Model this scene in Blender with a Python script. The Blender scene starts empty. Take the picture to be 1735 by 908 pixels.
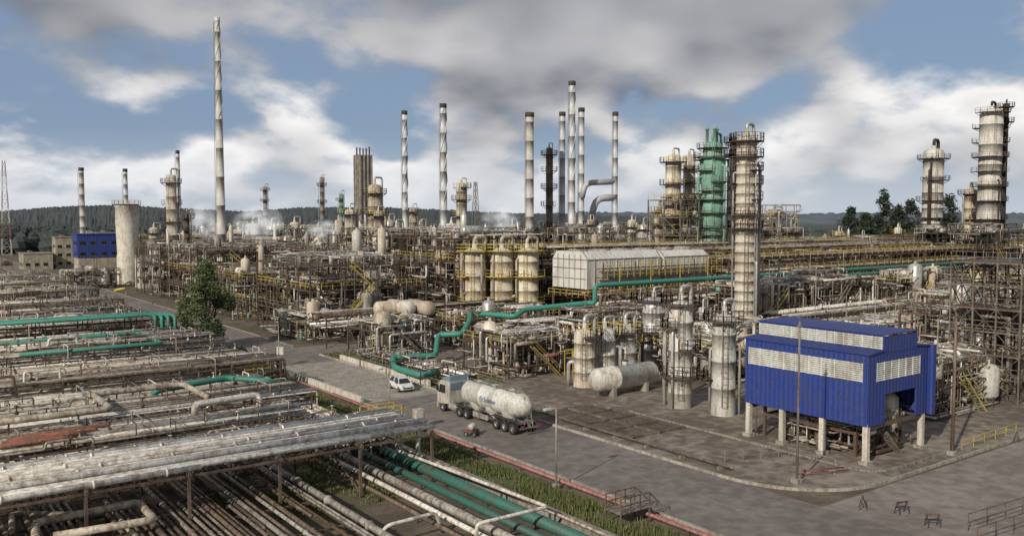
import bpy, math, random
from mathutils import Vector
rnd=random.Random(7)
F_PX=1480.0; CX,CY=867.5,454.0; PH=math.radians(36.46); PT=math.radians(3.33); CH=20.0
sp,cp=math.sin(PH),math.cos(PH)
def _ray(px,py):
    xr=(px-CX)/F_PX; yu=-(py-CY)/F_PX
    h=math.cos(PT)+yu*math.sin(PT); z=-math.sin(PT)+yu*math.cos(PT)
    return (sp*h+cp*xr, cp*h-sp*xr, z, h)
def W(px,py,z=0.0):
    r=_ray(px,py); t=(z-CH)/r[2]; return Vector((r[0]*t,r[1]*t,z))
def S(px,py,d):
    r=_ray(px,py); t=d/r[3]; return Vector((r[0]*t,r[1]*t,CH+r[2]*t))
# ---------------- scene/camera
sc=bpy.context.scene
sc.view_settings.view_transform='Standard'; sc.view_settings.look='None'; sc.view_settings.exposure=0
cam=bpy.data.cameras.new('camera'); cam.sensor_width=36; cam.lens=36*F_PX/1735; cam.clip_end=20000
co=bpy.data.objects.new('camera',cam); sc.collection.objects.link(co); sc.camera=co
co.location=(0,0,CH); co.rotation_euler=(math.radians(90)-PT,0,-PH)
# ---------------- materials
MATS={}
def nd(nt,t,**k):
    n=nt.nodes.new(t)
    for a,b in k.items(): setattr(n,a,b)
    return n
def mat(key,base,dirt=None,amt=0.35,rough=0.6,metal=0.0,scale=0.6,streak=True,bump=0.0,var=0.12,corr=0,fine=6.0,fc=(.78,1.15)):
    m=bpy.data.materials.new(key); m.use_nodes=True; nt=m.node_tree; L=nt.links
    b=nt.nodes['Principled BSDF']; b.inputs['Roughness'].default_value=rough; b.inputs['Metallic'].default_value=metal
    geo=nd(nt,'ShaderNodeNewGeometry')
    if dirt is None: dirt=tuple(c*0.35 for c in base)
    n1=nd(nt,'ShaderNodeTexNoise'); n1.inputs['Scale'].default_value=scale; n1.inputs['Detail'].default_value=6; n1.inputs['Roughness'].default_value=.65
    L.new(geo.outputs['Position'],n1.inputs['Vector'])
    mp=nd(nt,'ShaderNodeMapping'); mp.inputs['Scale'].default_value=(2.2,2.2,0.25 if streak else 2.2)
    L.new(geo.outputs['Position'],mp.inputs['Vector'])
    n2=nd(nt,'ShaderNodeTexNoise'); n2.inputs['Scale'].default_value=fine/4; n2.inputs['Detail'].default_value=5
    L.new(mp.outputs[0],n2.inputs['Vector'])
    ad=nd(nt,'ShaderNodeMath',operation='ADD'); L.new(n1.outputs[0],ad.inputs[0]); L.new(n2.outputs[0],ad.inputs[1])
    mr=nd(nt,'ShaderNodeMapRange'); c=1.15-0.35*amt
    mr.inputs['From Min'].default_value=c-0.13; mr.inputs['From Max'].default_value=c+0.16; mr.inputs['To Max'].default_value=min(1,0.5+amt)
    L.new(ad.outputs[0],mr.inputs['Value'])
    mx=nd(nt,'ShaderNodeMix',data_type='RGBA'); mx.inputs[6].default_value=(*base,1); mx.inputs[7].default_value=(*dirt,1)
    L.new(mr.outputs[0],mx.inputs[0])
    oi=nd(nt,'ShaderNodeObjectInfo'); mv=nd(nt,'ShaderNodeMapRange'); mv.inputs['To Min'].default_value=1-var*1.6; mv.inputs['To Max'].default_value=1+var
    L.new(oi.outputs['Random'],mv.inputs['Value'])
    n3=nd(nt,'ShaderNodeTexNoise'); n3.inputs['Scale'].default_value=fine; n3.inputs['Detail'].default_value=4; L.new(geo.outputs['Position'],n3.inputs['Vector'])
    m3=nd(nt,'ShaderNodeMapRange'); m3.inputs['From Min'].default_value=.3; m3.inputs['From Max'].default_value=.7; m3.inputs['To Min'].default_value=fc[0]; m3.inputs['To Max'].default_value=fc[1]; L.new(n3.outputs[0],m3.inputs['Value'])
    mm=nd(nt,'ShaderNodeMath',operation='MULTIPLY'); L.new(mv.outputs[0],mm.inputs[0]); L.new(m3.outputs[0],mm.inputs[1])
    hs=nd(nt,'ShaderNodeVectorMath',operation='SCALE'); L.new(mx.outputs[2],hs.inputs[0]); L.new(mm.outputs[0],hs.inputs['Scale'])
    L.new(hs.outputs[0],b.inputs['Base Color'])
    if corr:
        w=nd(nt,'ShaderNodeTexWave'); w.wave_type='BANDS'; w.bands_direction='DIAGONAL' ; w.inputs['Scale'].default_value=corr
        mp2=nd(nt,'ShaderNodeMapping'); mp2.inputs['Scale'].default_value=(1,1,0); L.new(geo.outputs['Position'],mp2.inputs[0]); L.new(mp2.outputs[0],w.inputs['Vector'])
        bp=nd(nt,'ShaderNodeBump'); bp.inputs['Strength'].default_value=.6; bp.inputs['Distance'].default_value=.06; L.new(w.outputs[1],bp.inputs['Height']); L.new(bp.outputs[0],b.inputs['Normal'])
    elif bump>0:
        bp=nd(nt,'ShaderNodeBump'); bp.inputs['Strength'].default_value=bump; bp.inputs['Distance'].default_value=.1; L.new(n3.outputs[0],bp.inputs['Height']); L.new(bp.outputs[0],b.inputs['Normal'])
    MATS[key]=m; return m
RUST=(.10,.055,.034)
mat('steel',(.10,.075,.056),RUST,.45,.75)
mat('steel_grey',(.25,.225,.19),(.12,.08,.055),.42,.7)
mat('rust',(.13,.075,.048),(.06,.038,.027),.5,.85)
mat('orange',(.27,.10,.055),(.12,.06,.04),.5,.75)
mat('red',(.26,.065,.06),(.14,.06,.05),.4,.6)
mat('pink',(.32,.14,.13),(.16,.08,.07),.4,.6)
mat('dark',(.035,.030,.026),(.07,.048,.035),.4,.8)
mat('white',(.68,.65,.58),(.29,.22,.155),.35,.5)
mat('beige',(.50,.445,.35),(.21,.155,.11),.45,.6)
mat('grey',(.36,.345,.305),(.15,.115,.09),.42,.6)
mat('silver',(.61,.60,.575),(.30,.25,.20),.32,.4,.35)
mat('brown',(.18,.13,.095),(.08,.052,.036),.5,.75)
mat('teal',(.030,.235,.175),(.07,.15,.115),.38,.55)
mat('teal_dark',(.028,.14,.11),(.06,.095,.072),.45,.6)
mat('green_paint',(.17,.40,.31),(.20,.27,.20),.42,.6)
mat('yellow',(.60,.47,.07),(.34,.23,.075),.32,.65)
mat('vessel_white',(.63,.61,.555),(.34,.275,.21),.26,.55,scale=.35,fine=4)
mat('vessel_tan',(.54,.475,.37),(.31,.225,.155),.34,.6,scale=.35,fine=4)
mat('vessel_buff',(.63,.58,.475),(.37,.28,.195),.3,.6,scale=.3,fine=4)
mat('chimney_metal',(.53,.54,.55),(.43,.42,.41),.25,.55,.1,scale=.4)
mat('chimney_pale',(.50,.485,.45),(.38,.35,.31),.3,.65,0,scale=.4)
mat('concrete',(.36,.33,.28),(.20,.17,.135),.45,.85,bump=.2)
mat('concrete_dark',(.27,.255,.235),(.15,.135,.12),.45,.85,bump=.2)
mat('concrete_light',(.58,.54,.465),(.36,.31,.25),.35,.85,bump=.2)
mat('pave',(.245,.21,.17),(.115,.09,.07),.6,.9,streak=False,bump=.12,scale=.09,fine=1.6,fc=(.88,1.08))
mat('asphalt',(.26,.228,.205),(.175,.148,.128),.52,.88,streak=False,bump=.12,scale=.09,fine=1.6,fc=(.9,1.07))
mat('marking',(.42,.39,.35),(.24,.21,.18),.95,.8,streak=False)
mat('blue',(.021,.046,.235),(.04,.055,.155),.35,.55,corr=1.3,var=0.02)
mat('blue_trim',(.019,.040,.205),(.04,.05,.145),.35,.55,var=0.02)
mat('louver',(.62,.62,.58),(.36,.33,.28),.35,.5,var=.02)
mat('clad_white',(.68,.67,.635),(.46,.42,.37),.32,.55,corr=.5,var=.05,scale=.25)
mat('wall_beige',(.44,.39,.30),(.24,.20,.15),.4,.8)
mat('grass',(.08,.108,.034),(.12,.105,.048),.55,.9,streak=False,bump=.4)
mat('blade',(.10,.15,.04),(.16,.14,.06),.5,.8,streak=False)
mat('leaf',(.085,.12,.034),(.04,.06,.018),.5,.7,streak=False,scale=.8)
mat('leaf_light',(.15,.18,.055),(.07,.09,.03),.4,.7,streak=False,scale=.8)
mat('leaf_dark',(.022,.036,.018),(.012,.02,.01),.5,.8,streak=False)
mat('bark',(.11,.08,.055),(.05,.035,.025),.5,.9)
mat('forest',(.050,.060,.056),(.032,.041,.040),.55,.95,streak=False,scale=.02,fine=.2)  # greyed green, with distance haze mixed into the colour
mat('hill',(.056,.066,.064),(.040,.048,.05),.55,.95,streak=False,scale=.01,fine=.1)  # slight blue of distance haze is part of this colour
mat('hill_far',(.12,.145,.17),(.095,.115,.135),.5,1,streak=False,scale=.003,fine=.02)  # bluish distance haze put into the base colour
mat('rubber',(.02,.02,.02),(.05,.045,.04),.3,.8,streak=False)
mat('truck_white',(.62,.61,.56),(.38,.34,.28),.35,.5,var=.02)
mat('cab_beige',(.50,.47,.40),(.32,.28,.22),.4,.5,var=.02)
mat('car_white',(.72,.72,.70),(.55,.53,.5),.2,.3,var=.02)
mat('cab_blue',(.16,.27,.38),(.18,.2,.22),.3,.4)
mat('glass',(.02,.025,.03),(.03,.035,.04),.1,.1,streak=False)
mat('logo',(.07,.14,.27),(.14,.2,.28),.4,.5)
mat('lamp_red',(.4,.02,.02),(.3,.02,.02),.1,.4)
mat('black_paint',(.035,.03,.028),(.07,.05,.04),.3,.6)
mat('chrome_grey',(.3,.3,.3),(.12,.1,.08),.3,.4,.5)
# ground material
g=bpy.data.materials.new('ground_mat'); g.use_nodes=True; nt=g.node_tree; L=nt.links; b=nt.nodes['Principled BSDF']; b.inputs['Roughness'].default_value=.95
geo=nd(nt,'ShaderNodeNewGeometry')
def noise(sc_,det=6,vec=None):
    n=nd(nt,'ShaderNodeTexNoise'); n.inputs['Scale'].default_value=sc_; n.inputs['Detail'].default_value=det; L.new(vec or geo.outputs['Position'],n.inputs['Vector']); return n
def mr_(src,a,b_,c=0,d=1):
    m=nd(nt,'ShaderNodeMapRange'); m.inputs['From Min'].default_value=a; m.inputs['From Max'].default_value=b_; m.inputs['To Min'].default_value=c; m.inputs['To Max'].default_value=d; L.new(src,m.inputs['Value']); return m.outputs[0]
def mix_(f,a,c):
    m=nd(nt,'ShaderNodeMix',data_type='RGBA'); L.new(f,m.inputs[0])
    for i,v in ((6,a),(7,c)):
        if isinstance(v,tuple): m.inputs[i].default_value=(*v,1)
        else: L.new(v,m.inputs[i])
    return m.outputs[2]
c1=mix_(mr_(noise(.25).outputs[0],.4,.62),(.16,.128,.09),(.09,.068,.048))
c2=mix_(mr_(noise(.07).outputs[0],.50,.60),c1,(.08,.088,.036))
c3=mix_(mr_(noise(2.2).outputs[0],.45,.7,0,.5),c2,(.055,.042,.03))
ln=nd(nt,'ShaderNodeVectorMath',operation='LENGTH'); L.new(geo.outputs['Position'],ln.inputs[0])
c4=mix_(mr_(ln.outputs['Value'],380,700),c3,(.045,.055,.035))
c5=mix_(mr_(ln.outputs['Value'],1500,5000),c4,(.11,.14,.17))  # far ground fades to blue-grey: distance haze painted into its colour
L.new(c5,b.inputs['Base Color']); bp=nd(nt,'ShaderNodeBump'); bp.inputs['Strength'].default_value=.5; bp.inputs['Distance'].default_value=.15
L.new(noise(3).outputs[0],bp.inputs['Height']); L.new(bp.outputs[0],b.inputs['Normal']); MATS['ground']=g
def steam_mat(seed):
    m=bpy.data.materials.new('steam'); m.use_nodes=True; nt=m.node_tree; L=nt.links
    for n in list(nt.nodes):
        if n.type=='BSDF_PRINCIPLED': nt.nodes.remove(n)
    out=[n for n in nt.nodes if n.type=='OUTPUT_MATERIAL'][0]
    v=nd(nt,'ShaderNodeVolumePrincipled'); v.inputs['Color'].default_value=(.99,.99,.99,1); v.inputs['Anisotropy'].default_value=0
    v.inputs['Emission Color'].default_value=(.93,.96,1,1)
    tc=nd(nt,'ShaderNodeTexCoord'); ln=nd(nt,'ShaderNodeVectorMath',operation='LENGTH'); L.new(tc.outputs['Object'],ln.inputs[0])
    fa=nd(nt,'ShaderNodeMapRange'); fa.inputs['From Min'].default_value=.1; fa.inputs['From Max'].default_value=.95; fa.inputs['To Min'].default_value=1; fa.inputs['To Max'].default_value=0; L.new(ln.outputs['Value'],fa.inputs['Value'])
    n=nd(nt,'ShaderNodeTexNoise'); n.noise_dimensions='4D'; n.inputs['W'].default_value=seed*3.7; n.inputs['Scale'].default_value=1.9; n.inputs['Detail'].default_value=4; L.new(tc.outputs['Object'],n.inputs['Vector'])
    a=nd(nt,'ShaderNodeMapRange'); a.inputs['From Min'].default_value=.42; a.inputs['From Max'].default_value=.66; L.new(n.outputs[0],a.inputs['Value'])
    x=nd(nt,'ShaderNodeMath',operation='MULTIPLY'); L.new(fa.outputs[0],x.inputs[0]); L.new(a.outputs[0],x.inputs[1])
    y=nd(nt,'ShaderNodeMath',operation='MULTIPLY'); L.new(x.outputs[0],y.inputs[0]); y.inputs[1].default_value=.45; L.new(y.outputs[0],v.inputs['Density'])
    # emission glow added in place of multiple scattering, which single-scatter volumes leave out
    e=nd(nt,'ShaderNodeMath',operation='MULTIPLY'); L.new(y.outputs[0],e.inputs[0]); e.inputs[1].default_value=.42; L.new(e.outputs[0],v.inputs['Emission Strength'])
    L.new(v.outputs[0],out.inputs['Volume'])
    return m
# ---------------- mesh builder
class MB:
    def __init__(s): s.v=[];s.f=[];s.m=[];s.s=[];s.keys=[]
    def k(s,key):
        if key not in s.keys: s.keys.append(key)
        return s.keys.index(key)
    def add(s,vs,fs,key,sm=False):
        o=len(s.v); s.v.extend([tuple(v) for v in vs]); i=s.k(key)
        for f in fs: s.f.append([a+o for a in f]); s.m.append(i); s.s.append(sm)
    def box(s,c,d,key):
        x,y,z=c; a,b_,h=d[0]/2,d[1]/2,d[2]/2
        vs=[(x+i*a,y+j*b_,z+k*h) for k in(-1,1) for j in(-1,1) for i in(-1,1)]
        s.add(vs,[(0,2,3,1),(4,5,7,6),(0,1,5,4),(2,6,7,3),(0,4,6,2),(1,3,7,5)],key)
    def beam(s,p,q,w,key,n=4,r2=None,sm=False,caps=True):
        p=Vector(p);q=Vector(q);d=q-p
        if d.length<1e-5:return
        d.normalize(); up=Vector((0,0,1)) if abs(d.z)<.95 else Vector((1,0,0))
        a=d.cross(up).normalized(); b_=a.cross(d); r2=w if r2 is None else r2
        off=math.pi/4 if n==4 else 0
        vs=[]
        for P,r in((p,w),(q,r2)):
            for i in range(n):
                t=2*math.pi*i/n+off; vs.append(P+a*(r*math.cos(t))+b_*(r*math.sin(t)))
        fs=[(i,(i+1)%n,n+(i+1)%n,n+i) for i in range(n)]
        if caps: fs+= [tuple(range(n-1,-1,-1)),tuple(range(n,2*n))]
        s.add(vs,fs,key,False if n==4 else sm)
    def cyl(s,p,q,r,key,n=12,r2=None): s.beam(p,q,r,key,n,r2,True)
    def lathe(s,prof,key,n=20,c=(0,0,0),axis='z',sm=True):
        vs=[];fs=[]
        for (r,z) in prof:
            for i in range(n):
                t=2*math.pi*i/n; x,y=r*math.cos(t),r*math.sin(t)
                if axis=='z': vs.append((c[0]+x,c[1]+y,c[2]+z))
                elif axis=='x': vs.append((c[0]+z,c[1]+x,c[2]+y))
                else: vs.append((c[0]+y,c[1]+z,c[2]+x))
        for j in range(len(prof)-1):
            for i in range(n):
                fs.append((j*n+i,j*n+(i+1)%n,(j+1)*n+(i+1)%n,(j+1)*n+i))
        s.add(vs,fs,key,sm)
    def tube(s,pts,r,key,n=8,bend=2.2,flange=0):
        P=[Vector(p) for p in pts]; out=[P[0]]
        for i in range(1,len(P)-1):
            d1=(P[i]-P[i-1]);d2=(P[i+1]-P[i]);l1,l2=d1.length,d2.length
            if l1<1e-4 or l2<1e-4: continue
            d1/=l1;d2/=l2
            if d1.dot(d2)>.999: out.append(P[i]);continue
            t=min(bend*r,l1*.45,l2*.45);A=P[i]-d1*t;B=P[i]+d2*t
            for u in(0,.3,.7,1.0): out.append(A*(1-u)**2+P[i]*2*u*(1-u)+B*u*u)
        out.append(P[-1])
        q=[out[0]]
        for o in out[1:]:
            if (o-q[-1]).length>1e-4:q.append(o)
        if len(q)<2:return
        vs=[];fs=[];a=None;m=len(q)
        for i in range(m):
            t=(q[min(i+1,m-1)]-q[max(i-1,0)]).normalized()
            if a is None:
                up=Vector((0,0,1)) if abs(t.z)<.95 else Vector((1,0,0)); a=t.cross(up).normalized()
            else:
                a=(a-t*a.dot(t))
                if a.length<1e-4:a=t.orthogonal()
                a.normalize()
            b_=t.cross(a)
            for j in range(n):
                w=2*math.pi*j/n; vs.append(q[i]+a*(r*math.cos(w))+b_*(r*math.sin(w)))
        for i in range(m-1):
            for j in range(n): fs.append((i*n+j,i*n+(j+1)%n,(i+1)*n+(j+1)%n,(i+1)*n+j))
        fs.append(tuple(range(n-1,-1,-1)));fs.append(tuple(range((m-1)*n,m*n)))
        s.add(vs,fs,key,True)
        if flange:
            for i in range(len(P)-1):
                d=P[i+1]-P[i];l=d.length
                if l<flange:continue
                d/=l;k=int(l//flange)
                for j in range(k):
                    c=P[i]+d*(l*(j+.5+.3*math.sin(j*7+i))/k); s.cyl(c-d*.06,c+d*.06,r*1.5,key,n)
    def rail(s,pts,h=1.1,key='yellow',sp_=2.0,w=.045,closed=False):
        P=[Vector(p) for p in pts]
        if closed:P.append(P[0])
        for i in range(len(P)-1):
            a,b_=P[i],P[i+1];l=(b_-a).length
            if l<.05:continue
            for hh in(h,h*.5): s.beam(a+Vector((0,0,hh)),b_+Vector((0,0,hh)),w,key,caps=False)
            k=max(1,round(l/sp_))
            for j in range(k+1):
                c=a.lerp(b_,j/k); s.beam(c,c+Vector((0,0,h)),w,key,caps=False)
    def prism(s,prof,x0,x1,key,axis='x'):
        n=len(prof)
        def pt(x,a,b_): return (x,a,b_) if axis=='x' else (a,x,b_)
        vs=[pt(x0,a,b_) for a,b_ in prof]+[pt(x1,a,b_) for a,b_ in prof]
        fs=[(i,(i+1)%n,n+(i+1)%n,n+i) for i in range(n)]+[tuple(range(n-1,-1,-1)),tuple(range(n,2*n))]
        s.add(vs,fs,key)
def mesh(mb,name):
    me=bpy.data.meshes.new(name); me.from_pydata(mb.v,[],mb.f)
    for k in mb.keys: me.materials.append(MATS[k])
    me.polygons.foreach_set('material_index',mb.m); me.polygons.foreach_set('use_smooth',mb.s); me.update(); return me
def link(o): sc.collection.objects.link(o); return o
def thing(name,label,cat,loc=(0,0,0),group=None,rz=0):
    o=link(bpy.data.objects.new(name,None)); o.empty_display_size=.5; o.location=loc; o.rotation_euler[2]=rz
    o['label']=label;o['category']=cat
    if group:o['group']=group
    return o
def part(name,mb,parent,label=None,kind=None):
    if not mb.v: return None
    o=link(bpy.data.objects.new(name,mesh(mb,name))); o.parent=parent
    if label:o['label']=label
    if kind:o['kind']=kind
    return o
def solid(name,label,cat,mb,loc=(0,0,0),group=None,kind=None,rz=0):
    o=link(bpy.data.objects.new(name,mesh(mb,name))); o.location=loc; o.rotation_euler[2]=rz
    if kind:o['kind']=kind
    if label:o['label']=label
    if cat:o['category']=cat
    if group:o['group']=group
    return o
def clone(root,loc,rz=None,label=None):
    def cp_(o,par):
        c=o.copy(); sc.collection.objects.link(c)
        if par is not None:c.parent=par
        for ch in list(kids.get(o.name,[])): cp_(ch,c)
        return c
    kids={}
    for o in bpy.data.objects:
        if o.parent: kids.setdefault(o.parent.name,[]).append(o)
    r=cp_(root,None); r.location=loc
    if rz is not None:r.rotation_euler[2]=rz
    if label:r['label']=label
    return r
# ---------------- ground & roads
mb=MB(); R=9000
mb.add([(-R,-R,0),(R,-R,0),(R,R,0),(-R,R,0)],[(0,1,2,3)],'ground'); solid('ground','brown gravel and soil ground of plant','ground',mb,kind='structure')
def sheet(pts,z,key): 
    m=MB(); m.add([(x,y,z) for x,y in pts],[tuple(range(len(pts)))],key); return m
RX0,RX1=42.5,52.5
solid('road','long grey asphalt plant road','road',sheet([(RX0,-20),(RX1,-20),(RX1,700),(RX0,700)],.012,'asphalt'),kind='structure')
solid('road','pale concrete culvert deck section of road','road',sheet([(RX0,84),(RX1,84),(RX1,112),(RX0,112)],.017,'concrete'),kind='structure')
solid('road','crossing grey asphalt road beside blue building','road',sheet([(RX1,5),(400,5),(400,35),(RX1,35)],.008,'asphalt'),kind='structure')
solid('road','short side road turning into plant','road',sheet([(RX1,119),(300,119),(300,127),(RX1,127)],.01,'asphalt'),kind='structure')
RC=8
arc=[(RX1+RC-RC*math.cos(t),35.5+RC-RC*math.sin(t)) for t in [i*math.pi/24 for i in range(13)]]
yard=[(62,118),(62,84),(RX1,84)]+arc+[(150,35.5),(150,118)]
m=MB(); n=len(yard); m.add([(x,y,.10) for x,y in yard]+[(x,y,0) for x,y in yard],[tuple(range(n))]+[(i,i+n,(i+1)%n+n,(i+1)%n) for i in range(n)],'pave')
solid('pavement','stained concrete yard around process vessels','pavement',m,kind='structure')
def kerb(pts,w=.2,h=.16,key='concrete'):
    m=MB()
    for a,b_ in zip(pts[:-1],pts[1:]):
        a=Vector((*a,h/2));b_=Vector((*b_,h/2)); d=(b_-a).normalized(); nrm=Vector((-d.y,d.x,0))*w/2; z=Vector((0,0,h/2))
        vs=[a-nrm-z,a+nrm-z,b_+nrm-z,b_-nrm-z,a-nrm+z,a+nrm+z,b_+nrm+z,b_-nrm+z]
        m.add(vs,[(0,3,2,1),(4,5,6,7),(0,1,5,4),(1,2,6,5),(2,3,7,6),(3,0,4,7)],key)
    solid('kerb','low weathered concrete kerb along road','kerb',m,kind='structure')
kerb([(RX0-.1,-20),(RX0-.1,500)]); kerb([(x-.1,y-.1) for x,y in [(RX1,118)]+arc+[(140,35.5)]],.2,.22); kerb([(RX1+.1,128),(RX1+.1,500)])
kerb([(62.2,64),(62.2,44)]+[(65.5-3.3*math.cos(t),38.2-1.5*math.sin(t)) for t in [0,.5,1.0,1.57]]+[(76,36.7)],.2,.26)
m=MB()
for y in list(range(20,82,9))+list(range(114,400,9)): m.add([(47.4,y,.020),(47.5,y,.020),(47.5,y+3,.020),(47.4,y+3,.020)],[(0,1,2,3)],'marking')
solid('road_marking','faded dashed centre line on road','road marking',m,kind='structure')
solid('grass_verge','strip of green grass beside road','grass',sheet([(36.2,36),(40.0,36),(40.0,118),(36.2,118)],.01,'grass'),kind='structure')
solid('grass_verge','rough grassy ditch between road and plant','grass',sheet([(52.8,84.2),(61.9,84.2),(61.9,118),(52.8,118)],.01,'grass'),kind='structure')
m=MB()
def blades(x0,x1,y0,y1,n,h=.45,dn=.6):
    for i in range(n):
        x=rnd.uniform(x0,x1);y=rnd.uniform(y0,y1)
        if math.sin(x*1.3+y*.7)+math.sin(y*.45-x)<rnd.uniform(-1.6,dn):continue
        t=rnd.uniform(0,6.28);w=.05;hh=h*rnd.uniform(.4,1.3);dx,dy=math.cos(t)*w,math.sin(t)*w
        m.add([(x-dx,y-dy,0),(x+dx,y+dy,0),(x+dy*4*rnd.random(),y-dx*4*rnd.random(),hh)],[(0,1,2)],rnd.choice(['blade','blade','leaf_light','grass']))
blades(36.3,40.2,36,110,36000,.5,.4); blades(18,30,54,64,7000,.25); blades(22,42,62,125,9000,.35); blades(53,61.5,85,118,16000,.4)
solid('grass','tufts of green grass beside pipes and road','grass',m,kind='stuff')
# ---------------- pipe rack
PAL=['beige']*6+['white']*5+['grey']*6+['brown']*6+['rust']*3+['silver']*4+['steel_grey']*3
def rack(axis,s0,s1,c,wid,levels,bay=6.0,pal=PAL,dens=.75,loops=.2,label='steel pipe rack carrying many parallel pipes',frame='steel',rail=None,rr=(.07,.24),maxp=90,seed=1,n=7,group=None,legs=True,post=.13,valves=0,full=.7,gap=.25):
    r=random.Random(seed)
    T=thing('pipe_rack',label,'pipe rack',((s0,c,0) if axis=='x' else (c,s0,0)),group)
    L_=s1-s0
    def P(s,t,z): return (s,t,z) if axis=='x' else (t,s,z)
    f=MB(); top=max(levels); k=max(1,round(L_/bay))
    for i in range(k+1):
        s=L_*i/k
        for t in(-wid/2,wid/2): f.beam(P(s,t,0),P(s,t,top+.1),post,frame)
        for z in levels: f.beam(P(s,-wid/2-.4,z-.12),P(s,wid/2+.4,z-.12),post,frame)
        if i%3==0 and k>2 and top>3: f.beam(P(s,-wid/2,.3),P(s,wid/2,top-.4),.07,frame)
    for z in levels:
        for t in(-wid/2,wid/2): f.beam(P(0,t,z-.25),P(L_,t,z-.25),post*.8,frame)
    part('frame',f,T)
    cnt=0
    for z in levels:
        t=-wid/2
        while t<wid/2 and cnt<maxp:
            ra=r.uniform(*rr)*(1 if r.random()<.85 else 1.6)
            t+=ra+.05
            if r.random()<dens:
                a=0 if r.random()<full else r.uniform(0,L_*.5); b_=L_ if r.random()<full else r.uniform(L_*.5,L_)
                zc=z+ra; pts=[P(a-.6,t,zc)]
                if r.random()<.25: pts.insert(0,P(a-.6,t,zc-min(2.5,z*.7)))
                if r.random()<loops and b_-a>8:
                    q=r.uniform(a+2,b_-6); hh=r.uniform(.5,1.1)
                    pts+= [P(q,t,zc),P(q,t,zc+hh),P(q+r.uniform(1.5,3),t,zc+hh),P(q+3.2,t,zc+hh*.99),P(q+3.2,t,zc)]
                pts.append(P(b_+.6,t,zc))
                if r.random()<.3: pts.append(P(b_+.6,t,zc-min(3,z*.8)))
                pm=MB(); pm.tube(pts,ra,r.choice(pal),n,flange=r.choice([0,0,9,5])); part('pipe',pm,T); cnt+=1
            t+=ra+r.uniform(.02,gap)
    if valves:
        vm=MB()
        for i in range(valves):
            s=r.uniform(0,L_);t=r.uniform(-wid/2,wid/2);z=r.choice(levels)+.3; key=r.choice(['grey','white','beige','brown','dark'])
            if r.random()<.5:
                l=r.uniform(1,4); ra=r.uniform(.04,.09); pts=[P(s,t,z-.2),P(s,t,z+r.uniform(.3,.7))]; e=P(s,t+r.choice([-1,1])*l,pts[1][2]); pts+= [e,(e[0],e[1],.3)]
                vm.tube(pts,ra,key,5)
            else:
                vm.lathe([(0,0),(.16,.02),(.16,.25),(.05,.3),(.05,.7),(.2,.71),(.2,.75),(0,.76)],key,6,P(s,t,z))
        part('valve_piping',vm,T,kind='stuff')
    if rail:
        rm=MB()
        for t in(-wid/2-.4,wid/2+.4): rm.rail([P(0,t,top),P(L_,t,top)],1.1,rail,2.5,.045)
        if len(levels)>2: rm.rail([P(L_*.1,-wid/2-.5,levels[-2]),P(L_*.5,-wid/2-.5,levels[-2])],1.1,rail,2.5,.045)
        part('railing',rm,T,kind='stuff')
    return T
# ---------------- tower
def ringplat(m,r0,w,z,a0,a1,rail,n=16,deck='steel'):
    r1=r0+w; k=max(3,int(n*(a1-a0)/6.283)); vs=[];fs=[]
    for i in range(k+1):
        t=a0+(a1-a0)*i/k; c,s_=math.cos(t),math.sin(t)
        vs+=[(r0*c,r0*s_,z),(r1*c,r1*s_,z),(r0*c,r0*s_,z-.12),(r1*c,r1*s_,z-.12)]
    for i in range(k):
        a=i*4;b_=a+4; fs+=[(a,a+1,b_+1,b_),(a+2,b_+2,b_+3,a+3),(a+1,a+3,b_+3,b_+1)]
    m.add(vs,fs,deck)
    m.rail([(r1*math.cos(a0+(a1-a0)*i/k),r1*math.sin(a0+(a1-a0)*i/k),z) for i in range(k+1)],1.1,rail,3,.05)
    for i in range(0,k+1,2):
        t=a0+(a1-a0)*i/k; m.beam((r0*math.cos(t),r0*math.sin(t),z-1),(r1*math.cos(t),r1*math.sin(t),z-.1),.05,deck,caps=False)
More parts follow.
